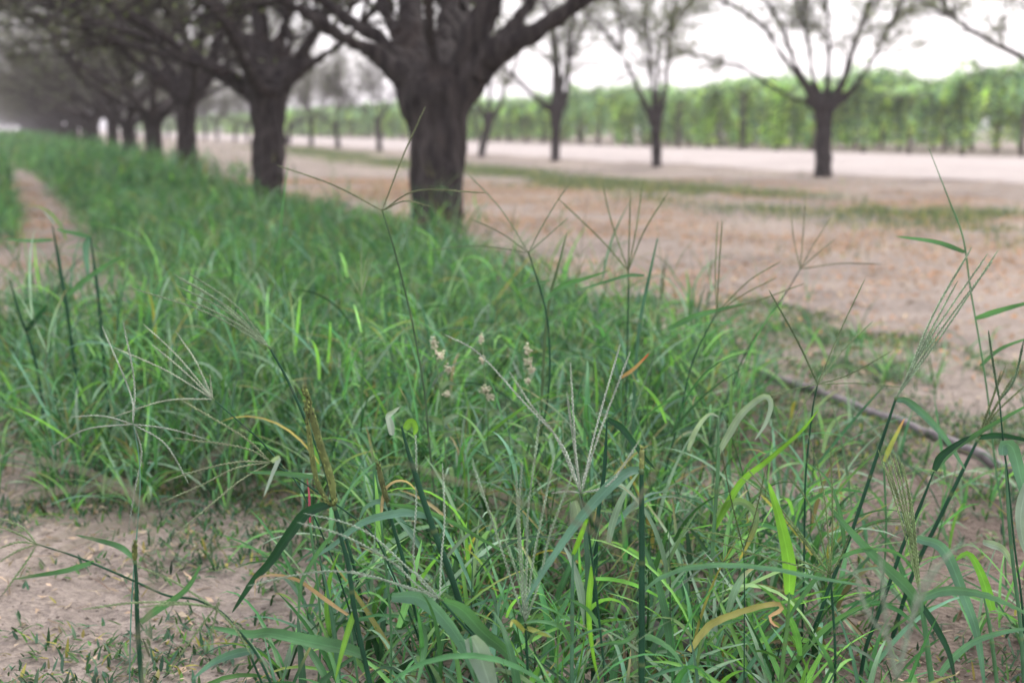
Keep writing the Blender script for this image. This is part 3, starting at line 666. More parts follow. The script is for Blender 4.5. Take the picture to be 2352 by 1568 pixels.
# ------------------------------------------------------------------ loose ground cover
rng = np.random.default_rng(11)
def litter(n, y0, y1, dens, size, gr=0.0):
    p = scatter(rng, n, y0, y1, dens); m = len(p); mb = MB(); a = rng.uniform(0, 6.28, m); tl = rng.normal(0, .3, m)
    d = np.stack([np.cos(a), np.sin(a), tl], -1); s = np.stack([-np.sin(a), np.cos(a), rng.normal(0, .35, m)], -1); L = size * rng.uniform(.4, 1.2, m)[:, None]; W = L * rng.uniform(.22, .5, (m, 1)); up = np.array([0, 0, 1.0])
    cu = rng.uniform(-.3, .35, (m, 1)); o = p + up * (L * .18 + .003)
    v = np.stack([o - d * L * .5, o + s * W * .5 + up * L * cu, o - s * W * .5 + up * L * cu * .7, o + d * L * .5], 1).reshape(-1, 3)
    k = np.arange(m)[:, None] * 4; t = np.concatenate([k + np.array([[0, 2, 1]]), k + np.array([[1, 2, 3]])], 0)
    c = np.array([(.50, .27, .14), (.50, .36, .25), (.36, .19, .10), (.58, .31, .17), (.26, .17, .12), (.55, .44, .32)])[rng.integers(0, 6, m)] * rng.uniform(.6, 1.1, (m, 1))
    c = c * (1 - gr) + gr * np.array((.42, .35, .27)) * rng.uniform(.5, 1.2, (m, 1))
    mb.add(v, None, t, np.repeat(c, 4, 0), np.tile([(.5, 0, 0), (.2, .5, 0), (.8, .5, 0), (.5, 1, 0)], (m, 1))); return mb
def lit_dens(x, y):
    u, v = uv(x, y); return np.clip((vnoise(x, y, .7, 41) * 1.5 - .35) * np.clip((10.6 - u) / 1.0, 0.04, 1), 0.05, 1) * np.where((u > .3) & (u < 2.7), .35, 1)
mb = litter(9000, 1.1, 3.6, lit_dens, .020, .75); tag(mb.obj('leaf_litter', M_DRY, smooth=False), 'scattered dry tan leaves on the bare soil in the foreground', 'leaf litter', kind='stuff')
mb = litter(230000, 3.6, 19, lit_dens, .034); tag(mb.obj('leaf_litter', M_DRY, smooth=False), 'orange brown fallen leaves carpeting the ground between the tree rows', 'leaf litter', kind='stuff')
# small clods and pebbles
def clods(n, y0, y1, s0, s1):
    p = scatter(rng, n, y0, y1, lambda x, y: np.ones_like(x) * .8); m = len(p); mb = MB()
    ico = np.array([(0, 0, 1), (.9, 0, .3), (.28, .85, .3), (-.72, .53, .3), (-.72, -.53, .3), (.28, -.85, .3), (0, 0, -.6)]); f = np.array([(0, 1, 2), (0, 2, 3), (0, 3, 4), (0, 4, 5), (0, 5, 1), (6, 2, 1), (6, 3, 2), (6, 4, 3), (6, 5, 4), (6, 1, 5)])
    s = rng.uniform(s0, s1, (m, 1, 1)) * rng.uniform(.6, 1.3, (m, 1, 3)); v = (p + np.array([0, 0, .0]))[:, None, :] + ico[None] * s * rng.uniform(.75, 1.2, (m, 7, 3))
    c = np.ones(3) * rng.uniform(.72, 1.15, (m, 1)); mb.add(v.reshape(-1, 3), None, (f[None] + (np.arange(m) * 7)[:, None, None]).reshape(-1, 3), np.repeat(c, 7, 0)); return mb
tag(clods(15000, 1.15, 4, .0008, .0042).obj('soil_clods', M_SOIL), 'small crumbs and pebbles on the bare soil', 'soil crumbs', kind='stuff')

p = scatter(rng, 5200, 1.1, 5, lambda x, y: .25 + .75 * vnoise(x, y, .3, 91)); m = len(p); mb = MB()
blades(mb, p + np.array([0, 0, .003]), rng.uniform(0, 6.28, m), rng.uniform(1.35, 1.6, m), rng.uniform(.015, .10, m), rng.uniform(.0012, .0035, m), rng.uniform(-.15, .1, m), np.array([(.36, .30, .21), (.25, .19, .13), (.42, .36, .27), (.17, .12, .09)])[rng.integers(0, 4, m)] * rng.uniform(.7, 1.1, (m, 1)), 4, .3, rng=rng)
tag(mb.obj('dry_straw', M_DRY), 'thin bits of dry straw and stalk lying on the soil', 'straw', kind='stuff')
# creeping ground cover of tiny leaves round the bare patches
def creep_dens(x, y):
    u, v = uv(x, y); hole = np.exp(-(((x + .80) / .27) ** 2 + ((y - 1.96) / .14) ** 2) ** 2)          # the bare patch itself
    return np.clip(vnoise(x, y, .28, 51) * 1.7 - .35 + .9 * (vnoise(x, y, .07, 52) - .5), 0, 1) * (u < 3.1) * (1 - .93 * hole)
p = scatter(rng, 170000, 1.1, 5.5, creep_dens); m = len(p)
mb = MB(); blades(mb, p + np.array([0, 0, .004]), rng.uniform(0, 6.28, m), rng.uniform(.3, 1.4, m), rng.uniform(.010, .030, m), rng.uniform(.0035, .008, m), rng.uniform(0, .9, m), pick(rng, m, .10, .55), 3, .2)
tag(mb.obj('ground_cover', M_GRASS), 'low creeping green weeds of tiny leaves over the bare soil', 'ground cover', kind='stuff')
# thin grey-green growth between the rows and beside the road
v_ = 3.5 + 46 * rng.random(170000) ** 1.6; c_ = 7.25 + .055 * (v_ - 7) + (vnoise(v_, v_ * 0, 2.6, 61) - .5) * .9
u_ = c_ + rng.normal(0, .62, len(v_)); x_, y_ = xy(u_, v_); kp = rng.random(len(v_)) < np.clip(vnoise(x_, y_, 1.1, 62) * 1.6 - .45 + .6 * (vnoise(x_, y_, .3, 63) - .5), 0, .38)
x_, y_ = x_[kp], y_[kp]; v2 = 4 + 60 * rng.random(14000) ** 1.5; x2, y2 = xy(rng.uniform(3.2, 12.3, 14000), v2); kp = rng.random(14000) < np.clip(vnoise(x2, y2, .9, 64) * 2 - 1.1, 0, 1)
x_ = np.concatenate([x_, x2[kp]]); y_ = np.concatenate([y_, y2[kp]]); p = np.stack([x_, y_, gh(x_, y_)], -1); m = len(p)
mb = MB(); blades(mb, p, rng.uniform(0, 6.28, m), rng.uniform(0, 1.1, m), rng.uniform(.04, .12, m), rng.uniform(.006, .014, m), rng.uniform(0, 1, m), pick(rng, m, .25, .35) + np.array((.06, .065, .055)), 3, .2)
tag(mb.obj('low_weeds', M_GRASS), 'strip of low grey green weeds between the two tree rows', 'weeds', kind='stuff')

# ------------------------------------------------------------------ the mass of tall grass
rg = np.random.default_rng(21)
def clear_trunk(p): return p
bands = [(1.25, 2.0, 470, .21, 5, 8, 1.1, .45, .0), (2.0, 3.2, 760, .32, 5, 8, .8, .55, .08), (3.2, 6, 640, .31, 5, 7, .8, .6, .08), (6, 12, 360, .21, 5, 5, 1.1, .55, .0), (12, 28, 120, .46, 4, 4, 2.0, .5, .0), (28, 110, 14, .60, 4, 3, 4.5, .5, .0)]
for bi, (y0, y1, dn, hg, nl, sg, wm, cu, hd) in enumerate(bands):
    area = .45 * (y1 ** 2 - y0 ** 2) + .7 * (y1 - y0)
    p = scatter(rg, int(area * dn), y0, y1, weed_density)
    lab = ['thick green grass filling the foreground', 'dense green grass just behind the sharp foreground stems', 'dense green weeds around the foot of the large tree', 'green grass strip around the second and third trunks',
           'grass strip narrowing into the distance at left', 'hazy far end of the grass strip'][bi]
    mb = grass_mass(rg, p, hg, nl, sg, wm, cu, 1.0, hd)
    tag(mb.obj('grass', M_GRASS), lab, 'grass', kind='stuff')
p = scatter(rg, 5200, 1.25, 5, weed_density); m = len(p); mb = MB()  # dark brown dead blades, added to paint deeper shade into the grass gaps
blades(mb, p, rg.uniform(0, 6.28, m), rg.uniform(.3, 1.5, m), rg.uniform(.04, .13, m), rg.uniform(.003, .008, m), rg.uniform(.2, 1.6, m), np.array([(.10, .075, .045), (.17, .13, .08), (.06, .05, .03), (.24, .19, .11)])[rg.integers(0, 4, m)] * rg.uniform(.7, 1.1, (m, 1)), 5, .3, twist=rg.normal(0, 1, m), rng=rg)
tag(mb.obj('shade_thatch', M_DRY), 'dark brown dead blades added low down as painted shade between the green grass', 'thatch', kind='stuff')
p = scatter(rg, 1700, 1.9, 7, lambda x, y: weed_density(x, y) * .8); mb = grass_mass(rg, p, .48, 3, 8, .85, 1.0, 1.1, .28)
tag(mb.obj('grass', M_GRASS), 'taller thin grass stalks standing above the green mass, some with small fingered seed heads', 'grass', kind='stuff')
# seedlings on the thin patch
def seedl(x, y): return (1 - weed_density(x, y)) * np.clip(vnoise(x, y, .25, 71) * 1.6 - .5, 0, 1) * np.clip((x + .2) / .3, .0, 1) * (uv(x, y)[0] < 3.0)
p = scatter(rg, 1500, 1.25, 5, seedl); mb = grass_mass(rg, p, .13, 5, 5, .75, .3, 1.1)
tag(mb.obj('grass', M_GRASS), 'short seedling grass on the bare soil near the hose', 'grass', kind='stuff')
# ------------------------------------------------------------------ the evening air
hb = MB(); x0, x1, y0, y1, z0, z1 = -950, 950, -130, 1550, -2, 14
hb.add([(x, y, z) for x in (x0, x1) for y in (y0, y1) for z in (z0, z1)], [(0, 1, 3, 2), (4, 6, 7, 5), (0, 4, 5, 1), (2, 3, 7, 6), (0, 2, 6, 4), (1, 5, 7, 3)])
m_, n_ = new_mat('evening_haze'); pv = n_.nodes.new('ShaderNodeVolumePrincipled'); pv.inputs['Color'].default_value = (.93, .91, .95, 1); pv.inputs['Density'].default_value = .0014; pv.inputs['Anisotropy'].default_value = .2
oo = n_.nodes.new('ShaderNodeOutputMaterial'); n_.links.new(pv.outputs[0], oo.inputs['Volume'])
tag(hb.obj('haze', m_, smooth=False), kind='stuff')
# ------------------------------------------------------------------ the single grass plants one can point at
C_DK = (.016, .058, .03); C_MD = (.075, .185, .08); C_BL = (.10, .21, .15); C_BR = (.15, .32, .045); C_PALE = (.22, .29, .23); C_STR = (.34, .29, .21)
S_PALE = (.36, .45, .33); S_GRN = (.22, .31, .15); S_DK = (.085, .115, .045); S_OLV = (.22, .25, .11); S_BRN = (.2, .18, .12)
rp = np.random.default_rng(333)
def to_world(pts, z, dz=0.0, p=1.0):
    n = len(pts); out = []
    for i, q in enumerate(pts):
        zz = q[2] if len(q) > 2 else z + dz * (i / max(1, n - 1)) ** p
        w_ = P(q[0], q[1], zz)
        if w_[2] < .004:                                     # never under the soil
            g_ = G(q[0], q[1]); w_ = g_ + np.array([0, 0, .004])
        out.append(w_)
    return np.array(out)
def leaf_mesh(path, width, col, roll=None, tip=None, wavy=1.0, base_w=.5):
    mb = MB(); n = max(14, int(np.linalg.norm(np.diff(path, axis=0), axis=1).sum() / .006)); q = smooth_path(path, n)
    T = nrm(np.gradient(q, axis=0)); view = nrm(q - np.array([0, 0, H])); S = nrm(np.cross(T, view)); Nn = np.cross(T, S)
    s = np.linspace(0, 1, n); roll = rp.uniform(-.55, .55) if roll is None else roll; tw = roll + rp.uniform(-.35, .35) * np.sin(s * 3 + rp.uniform(0, 6))
    S2 = S * np.cos(tw)[:, None] + Nn * np.sin(tw)[:, None]; N2 = np.cross(T, S2)
    prof = np.minimum(1, base_w + 2.2 * s) * np.clip(1 - s, 0, 1) ** .5; prof = prof / prof.max(); wd = width * .5 * prof + .0002
    rf = rp.uniform(40, 70); k1 = wavy * .11 * wd * np.sin(s * rf + rp.uniform(0, 6)) * (s < .85); k2 = wavy * .11 * wd * np.sin(s * rf * 1.13 + rp.uniform(0, 6)) * (s < .85)
    rows = []; acr = (-1, -.55, 0, .55, 1); dep = (.0, .22, .42, .22, .0)
    for a_, d_ in zip(acr, dep):
        edge = (k1 if a_ < 0 else k2) * abs(a_) ** 2
        rows.append(q + S2 * (wd * a_)[:, None] + N2 * (edge - wd * d_)[:, None] * 1.0)
    v = np.stack(rows, 1).reshape(-1, 3)
    i, j = np.meshgrid(np.arange(n - 1), np.arange(4), indexing='ij'); qd = np.stack([i * 5 + j, i * 5 + j + 1, (i + 1) * 5 + j + 1, (i + 1) * 5 + j], -1).reshape(-1, 4)
    c = np.tile(np.asarray(col, float), (n, 1)) * (1 + .10 * np.sin(s * 5 + rp.uniform(0, 6)))[:, None]
    if tip is not None:
        f = np.clip((s - .62) / .3, 0, 1)[:, None]; c = c * (1 - f) + np.asarray(tip) * f
    b = np.zeros((n, 5, 3)); b[:, :, 0] = (np.array(acr) + 1) / 2; b[..., 1] = s[:, None]
    mb.add(v, qd, None, np.repeat(c, 5, 0), b.reshape(-1, 3)); return mb
def spike_mesh(path, z, col, fat=1.0, tight=False, width=None):
    """thin rachis with two ranks of narrow pressed spikelets"""
    fat = fat * 1.2; L = np.linalg.norm(np.diff(path, axis=0), axis=1).sum(); mb = MB(); q = smooth_path(path, max(12, int(L / .006)))
    rr = .00042 * fat; tube(mb, q, np.linspace(rr * 1.25, rr * .6, len(q)), 5, c=np.array(col) * .75)
    if tight:                                                # closed cylindrical spike: a speckled core carries the spikelets
        sq = np.linspace(0, 1, len(q)); core = width * .95 * np.minimum(1, .45 + sq * 3) * np.clip((1 - sq) * 3.2, .12, 1); tube(mb, q, core, 8, c=np.array(col) * rp.uniform(.55, 1.1, (len(q), 1)), rough=.12, rng=rp)
    step = .0023 if not tight else .0009; m = int(L * .93 / step); q = smooth_path(path, m + 3); T = nrm(np.gradient(q, axis=0)); view = nrm(q - np.array([0, 0, H])); S = nrm(np.cross(T, view)); Nn = np.cross(T, S)
    cc = np.asarray(col)
    for i in range(2, m + 1):
        f = min(1, (m + 2 - i) / 9) * min(1, i / 5 + .3)
        ph = rp.uniform(-.5, .5); sg = 1 if i % 2 else -1
        if tight: ph = rp.uniform(0, 6.28); sg = 1
        out = S[i] * math.cos(ph) * sg + Nn[i] * math.sin(ph); R = (width or .00046 * fat)
        o = q[i] + out * R * .55; d = nrm(T[i] + out * (.24 if tight else .13)); Ls = (.0040 if not tight else .0030) * (.7 + .5 * f) * (fat ** .5); Ws = .00055 * fat * f + .00015; k = np.cross(d, out)
        v = [o, o + d * Ls * .4 + out * Ws, o + d * Ls * .4 + k * Ws, o + d * Ls * .4 - out * Ws * .6, o + d * Ls * .4 - k * Ws, o + d * Ls]
        c = cc * (rp.uniform(.6, 1.35) if not tight else rp.choice([.4, .8, 1.4, 2.0]))
        mb.add(v, None, [(0, 2, 1), (0, 3, 2), (0, 4, 3), (0, 1, 4), (5, 1, 2), (5, 2, 3), (5, 3, 4), (5, 4, 1)], c)
    return mb
NPL = 0
def plant(label, z, stem, wpx, leaves=(), spikes=(), col=C_DK, scol=S_PALE, fat=1.0, dz=0.0, spread=.05, foot=None, name='grass_plant', cat='grass plant', node=True, tightspike=None, group='tall grass stems in the foreground', up=False):
    """stem: from the head down to the lowest point seen; leaves (points, width px, colour, options); spikes: points from near the hub to the tip"""
    sw = to_world(stem, z, dz)
    last = sw[-1].copy(); d = nrm(sw[-1] - sw[-2])
    if last[2] > .02:
        hgt = last[2]; hd = np.array([d[0], d[1], 0]) / max(.35, -d[2]); hd = hd * min(1, .35 / (np.linalg.norm(hd) + 1e-6)) if np.linalg.norm(hd) > .35 else hd
        ft = last + hd * hgt; ft[2] = gh(ft[0], ft[1]) - .004; mid = (last + ft) / 2 + hd * hgt * .08; mid[2] = hgt * .5; sw = np.vstack([sw, mid, ft])
    else: ft = last; ft[2] = gh(ft[0], ft[1]) - .003; sw[-1] = ft
    e = empty(name, ft, label, cat, group)
    q = smooth_path(sw, max(24, int(len(sw) * 14))); n = len(q); r0 = wpx * .8 / F * z / 2
    rad = r0 * np.interp(np.linspace(0, 1, n), [0, .15, 1], [.62 if spikes else .3, .9, 1.1]); mb = MB(); cs = np.tile(np.asarray(col, float), (n, 1))
    if node:
        for k in np.linspace(.28, .9, 3): i = int(k * n); rad[i] *= 1.2; cs[i] = (np.asarray(col) + np.array((.14, .17, .06))) / 2
    tube(mb, q, rad, 9, c=cs); mb.obj('stem', M_STEM, e, origin=ft)
    for l in leaves:
        pts, wd, lc = l[:3]; op = l[3] if len(l) > 3 else {}
        lw = to_world(pts, op.get('z', z), op.get('dz', rp.uniform(-.07, .05)))
        o = leaf_mesh(lw, wd / F * z, lc, op.get('roll'), op.get('tip'), op.get('wavy', 1.0), op.get('bw', .55)).obj('leaf', M_DRY if op.get('dry') else M_GRASS, e, origin=ft)
        if op.get('label'): o['label'] = op['label']
    if spikes:
        hub = sw[0]; hb = MB(); tube(hb, np.array([hub - nrm(sw[0] - sw[1]) * .004, hub, hub + nrm(sw[0] - sw[1]) * .003]), [r0 * .6, r0 * 1.0, r0 * .4], 8, c=(np.asarray(col) + np.array((.12, .17, .07))) / 1.6); ho = hb.obj('seed_head', M_STEM, e, origin=ft)
        for sk in spikes:
            pts = sk[0] if isinstance(sk[0], list) else sk; opt = sk[1] if isinstance(sk[0], list) and len(sk) > 1 else {}
            zz = z + opt.get('dz', rp.uniform(-spread, spread)); n = len(pts); w_ = [hub]
            for i, p_ in enumerate(pts): f = (i + 1) / n; w_.append(P(p_[0], p_[1], z + (zz - z) * f))
            m = spike_mesh(np.array(w_), z, opt.get('col', scol), opt.get('fat', fat), opt.get('tight', False), opt.get('w')).obj('spike', M_SEED, ho, origin=ft)
    return e

plant('tall grass at the right with a tight upright bundle of pale bead-like seed spikes', 1.78, [(2058, 914), (2026, 1011), (1960, 1210), (1941, 1260), (1903, 1352), (1875, 1430), (1822, 1498)], 11,
      [([(2060, 918), (2085, 922), (2132, 962), (2174, 1010), (2218, 1080)], 17, C_BL, {'roll': .2, 'wavy': 1.6}), ([(1941, 1262), (1930, 1180), (1900, 1100), (1850, 1060)], 10, C_MD)],
      [[(2085, 860), (2140, 730), (2233, 566)], [(2090, 850), (2150, 710), (2228, 575)], [(2088, 860), (2150, 755), (2269, 582)], [(2092, 862), (2170, 745), (2280, 600)], [(2094, 864), (2180, 745), (2293, 574)], [(2085, 865), (2132, 770), (2200, 645)]], scol=(.27, .37, .24), fat=1.35, spread=.02)
plant('grass at the lower right with a narrow drooping sheaf of seven pale seed spikes', 1.5, [(2115, 1372), (2117, 1395), (2124, 1438), (2140, 1568)], 17,
      [([(2117, 1392), (2080, 1345), (2006, 1275), (1950, 1215), (1903, 1162)], 27, C_MD, {'roll': .1}), ([(2116, 1375), (2170, 1357), (2238, 1361), (2300, 1380), (2400, 1430)], 26, C_BL, {'roll': .9, 'wavy': 1.4}),
       ([(2118, 1390), (2150, 1440), (2180, 1500), (2195, 1570)], 16, C_DK)],
      [[(2085, 1250), (2050, 1130), (2017, 1032)], [(2090, 1240), (2060, 1130), (2031, 1038)], [(2093, 1240), (2066, 1120), (2044, 1041)], [(2096, 1240), (2074, 1120), (2053, 1038)], [(2100, 1240), (2084, 1120), (2063, 1045)], [(2104, 1250), (2096, 1170), (2072, 1060)], [(2098, 1250), (2064, 1150), (2035, 1075)]], col=C_MD, scol=(.24, .34, .15), fat=1.15, spread=.015)
plant('slim grass whose seed spikes fan from one point over the long arching leaf', 1.48, [(1907, 1320), (1912, 1384), (1918, 1487), (1918, 1568)], 8,
      [([(1914, 1545), (1900, 1505), (1862, 1450)], 12, C_MD)],
      [[(1850, 1240), (1775, 1145), (1706, 1063)], [(1840, 1235), (1760, 1140), (1694, 1089)], [(1885, 1230), (1860, 1160), (1818, 1096)], [(1903, 1240), (1890, 1120), (1857, 1000)], [(1912, 1220), (1911, 1120), (1907, 1010)], [(1850, 1292), (1715, 1240), (1562, 1210)], [(1840, 1300), (1740, 1275), (1608, 1230)], [(1935, 1270), (1952, 1230)]], scol=(.17, .25, .1), spread=.07)
plant('threadlike grass with a small fork of brownish spikes, left of the broad upright leaf', 1.5, [(1708, 1262), (1710, 1350), (1709, 1568)], 4, [], [[(1680, 1150), (1656, 1032)], [(1735, 1180), (1761, 1064)], [(1650, 1290), (1560, 1262)]], scol=S_DK, fat=.8)
plant('central grass with white twisted seed spikes spreading from the tip', 1.45, [(1334, 1132), (1348, 1196), (1366, 1331), (1377, 1431), (1391, 1568)], 7,
      [([(1320, 1150), (1326, 1180), (1318, 1200), (1310, 1150)], 18, C_PALE, {'wavy': .5}), ([(1360, 1300), (1352, 1400), (1362, 1500), (1377, 1568)], 13, C_BR, {'roll': .1}), ([(1377, 1440), (1350, 1400), (1300, 1370)], 11, C_MD)],
      [[(1322, 1030), (1310, 832)], [(1315, 1000), (1302, 900)], [(1375, 1000), (1448, 807)], [(1370, 980), (1425, 789)], [(1279, 1007), (1220, 930), (1170, 853)], [(1290, 1020), (1200, 920), (1100, 812), (1022, 768)], [(1300, 1128), (1266, 1133)], [(1400, 1110), (1470, 1010)]], scol=(.42, .48, .4), spread=.08)
plant('grass low in the centre with a brush of long upright pale seed spikes', 1.42, [(1206, 1430), (1210, 1490), (1213, 1568)], 9,
      [([(1206, 1450), (1180, 1425), (1172, 1440)], 10, (.3, .32, .1)), ([(1208, 1440), (1240, 1452), (1268, 1462)], 12, (.28, .33, .1))],
      [[(1174, 1331), (1131, 1196), (1085, 1064)], [(1192, 1253), (1188, 1150), (1185, 1075)], [(1210, 1300), (1213, 1171), (1234, 1011), (1240, 940)], [(1224, 1292), (1250, 1160), (1274, 1043)], [(1240, 1331), (1263, 1228), (1320, 1075)], [(1200, 1300), (1192, 1180), (1200, 1060)], [(1195, 1340), (1178, 1290), (1160, 1240)]], scol=(.30, .40, .28), spread=.05, fat=1.1)
plant('leaning grass left of centre with one straight pale upright spike and others trailing left', 1.42, [(1010, 1374), (1055, 1425), (1110, 1484), (1190, 1575)], 8,
      [([(1018, 1382), (1060, 1400), (1110, 1452), (1165, 1500), (1215, 1580)], 32, C_MD, {'roll': .3}), ([(900, 1371), (968, 1377), (1032, 1438), (1075, 1510), (1100, 1580)], 34, C_BL, {'roll': .3})],
      [[(1014, 1278), (1021, 1189), (1016, 1063)], [(970, 1330), (932, 1299), (857, 1231), (790, 1199), (697, 1178)], [(960, 1345), (900, 1290), (790, 1230), (683, 1199)], [(953, 1306), (956, 1150), (955, 1011), (946, 965)], [(930, 1345), (790, 1312), (680, 1320), (569, 1345)], [(960, 1360), (880, 1330), (790, 1306)]], scol=(.33, .42, .32), spread=.09)
plant('stout dark green stem slanting down, with a curled pale leaf at the top', 1.46, [(922, 978), (940, 1045), (989, 1196), (1032, 1310), (1067, 1413), (1110, 1500), (1140, 1568)], 19,
      [([(985, 1186), (950, 1179), (914, 1178), (836, 1198), (760, 1255), (700, 1290)], 20, C_BL, {'roll': .6, 'wavy': 1.3}), ([(900, 998), (897, 975), (892, 955), (903, 946), (918, 934)], 17, (.2, .26, .2), {'roll': .3, 'wavy': .6}),
       ([(930, 985), (945, 968), (955, 985), (950, 1000)], 18, C_BR)])
plant('plant left of centre bearing two stiff cylindrical olive-speckled seed spikes', 1.42, [(768, 1165), (785, 1240), (800, 1300), (818, 1420), (850, 1568)], 15,
      [([(762, 1155), (704, 1178), (661, 1231), (619, 1292), (583, 1331), (533, 1406)], 25, C_DK, {'roll': .2, 'wavy': 1.3}), ([(838, 1505), (790, 1487), (690, 1466), (620, 1452), (570, 1455), (480, 1438)], 34, C_MD, {'roll': .5}),
       ([(775, 1220), (740, 1255), (700, 1320), (690, 1350), (685, 1420)], 12, C_MD), ([(815, 1400), (790, 1480), (770, 1560)], 14, C_BR)],
      [([(760, 1100), (735, 1020), (697, 884)], {'tight': True, 'fat': 2.3, 'w': .0046, 'col': (.13, .165, .05)}), ([(745, 1140), (722, 1080), (700, 918)], {'tight': True, 'fat': 1.6, 'w': .0030, 'col': (.13, .165, .05)})], spread=.02)
plant('thick vertical stem at the bottom left over bare soil, tipped by one dark spike', 1.4, [(310, 1288), (313, 1331), (316, 1438), (325, 1568)], 14,
      [([(306, 1280), (280, 1258), (249, 1246), (174, 1228)], 13, C_MD, {'roll': .3}), ([(322, 1430), (360, 1400), (398, 1377), (434, 1345), (462, 1295)], 17, C_MD, {'roll': .2})],
      [([(309, 1262), (311, 1239)], {'tight': True, 'fat': 1.8, 'w': .0032, 'col': (.13, .16, .05)})], spread=.01)
plant('bent grass with a nodding star of braided green spikes above bare soil', 1.38, [(494, 1395), (530, 1430), (583, 1491), (622, 1568)], 9,
      [([(583, 1493), (540, 1500), (490, 1520), (440, 1560)], 20, C_BL, {'roll': .4})],
      [[(409, 1383), (302, 1384), (188, 1399)], [(440, 1360), (391, 1331), (306, 1295)], [(503, 1382), (473, 1498)], [(460, 1440), (420, 1495), (380, 1551)], [(530, 1430), (552, 1460), (576, 1502)], [(450, 1388), (380, 1388), (316, 1394)]], scol=S_GRN, fat=1.15)
plant('slanting grass at the left edge with spikes falling off the edge of the picture', 1.4, [(85, 1249), (180, 1280), (302, 1331), (384, 1367), (460, 1380), (540, 1440)], 7,
      [([(216, 1290), (150, 1310), (90, 1320), (30, 1330)], 12, C_MD)],
      [[(50, 1210), (-10, 1186)], [(40, 1225), (-10, 1205)], [(40, 1245), (-10, 1262)], [(40, 1265), (-10, 1295)], [(60, 1290), (4, 1367)]], scol=S_GRN, fat=1.1)
plant('grass left of centre with long fine spikes sweeping left from a small pale bract', 1.5, [(622, 1061), (700, 1110), (790, 1171), (850, 1220), (890, 1290)], 6,
      [([(622, 1062), (640, 1052), (625, 1090), (606, 1140)], 12, C_PALE), ([(720, 1095), (660, 1088), (610, 1085), (568, 1084)], 12, C_MD, {'roll': .2})],
      [[(551, 1060), (462, 1078), (373, 1107)], [(540, 1075), (470, 1110), (373, 1153)], [(550, 1105), (480, 1162), (398, 1231)], [(580, 1035), (520, 1020), (444, 1011), (395, 1005)], [(569, 1010), (492, 962), (415, 918)]], scol=(.28, .34, .2), spread=.08)
plant('pale fan of seed spikes in the left half, just above the curved hanging ones', 1.68, [(489, 916), (540, 960), (594, 1008), (640, 1060), (700, 1140)], 5, [],
      [[(410, 820), (329, 744)], [(450, 830), (404, 761)], [(380, 850), (262, 798)], [(420, 850), (348, 790)], [(380, 920), (260, 957)], [(485, 890), (482, 858)]], scol=(.40, .46, .34))
plant('drooping head at the left whose thin pale spikes hang down toward the bare soil', 1.62, [(306, 974), (318, 1040), (322, 1110), (318, 1180)], 4, [],
      [[(235, 955), (163, 957)], [(299, 902), (234, 749)], [(308, 874), (283, 740)], [(380, 1020), (434, 1111)], [(325, 1040), (309, 1128), (294, 1222)], [(200, 985), (120, 1025)], [(390, 985), (480, 1010)]], scol=(.36, .42, .34), spread=.1, col=C_BL)
plant('large feathery sheaf of pale green spikes pointing up left, in the left half', 1.85, [(619, 798), (661, 874), (703, 969), (740, 1060), (765, 1150)], 9, [],
      [[(530, 710), (408, 637)], [(540, 700), (427, 624)], [(520, 715), (405, 655)], [(480, 720), (295, 659)], [(520, 730), (422, 684)], [(540, 740), (440, 690)], [(500, 690), (400, 630)]], scol=(.24, .33, .2), spread=.06, fat=1.2)
plant('tall stem crossing the large trunk, its four spikes spread wide against the trunk', 2.05, [(878, 484), (905, 570), (931, 670), (952, 765), (975, 900), (985, 1010)], 6, [],
      [[(765, 425), (637, 380)], [(925, 360), (977, 245)], [(960, 438), (1115, 443)], [(930, 462), (992, 475)]], col=(.05, .09, .045), scol=(.19, .22, .12), spread=.1, fat=1.25)
plant('blurred fan of spikes just right of the large trunk, its stem crossing a leafy stalk', 2.25, [(1214, 580), (1251, 702), (1262, 793), (1260, 900), (1240, 1010)], 6,
      [([(1251, 692), (1290, 660), (1390, 625)], 11, C_MD, {'roll': .3})],
      [[(1150, 535), (1078, 501)], [(1150, 480), (1075, 400)], [(1245, 520), (1282, 459), (1310, 420)], [(1260, 540), (1307, 498)], [(1100, 565), (983, 575)]], scol=(.16, .22, .12), spread=.12)
plant('airy head of five thin rays standing over the leaf-strewn ground, right of centre', 2.4, [(1443, 622), (1443, 700), (1440, 820), (1438, 930)], 5,
      [], [[(1380, 550), (1281, 455)], [(1405, 510), (1383, 420)], [(1462, 520), (1478, 410)], [(1446, 520), (1448, 442)], [(1480, 530), (1536, 440)]], scol=(.15, .2, .09), spread=.1, fat=1.3)
plant('thin-stalked open head in front of the leaf litter, rays tipping right', 2.5, [(1838, 618), (1800, 680), (1720, 797), (1680, 890)], 4,
      [], [[(1822, 540), (1815, 452)], [(1845, 530), (1851, 440)], [(1870, 560), (1911, 495)], [(1880, 580), (1921, 547)], [(1930, 605), (2026, 607)]], scol=(.2, .2, .12), spread=.1, fat=1.2)
plant('blurred stalk right of centre with two straight upright rays and a level side leaf', 2.3, [(1646, 718), (1608, 790), (1583, 856), (1560, 960)], 5,
      [([(1534, 755), (1600, 725), (1650, 712), (1712, 697)], 13, C_MD, {'roll': .1})], [[(1643, 620), (1648, 508)], [(1652, 610), (1659, 508)], [(1720, 645), (1794, 600)], [(1715, 672), (1785, 637)], [(1740, 690), (1847, 651)]], scol=(.16, .19, .09), spread=.1, fat=1.2)
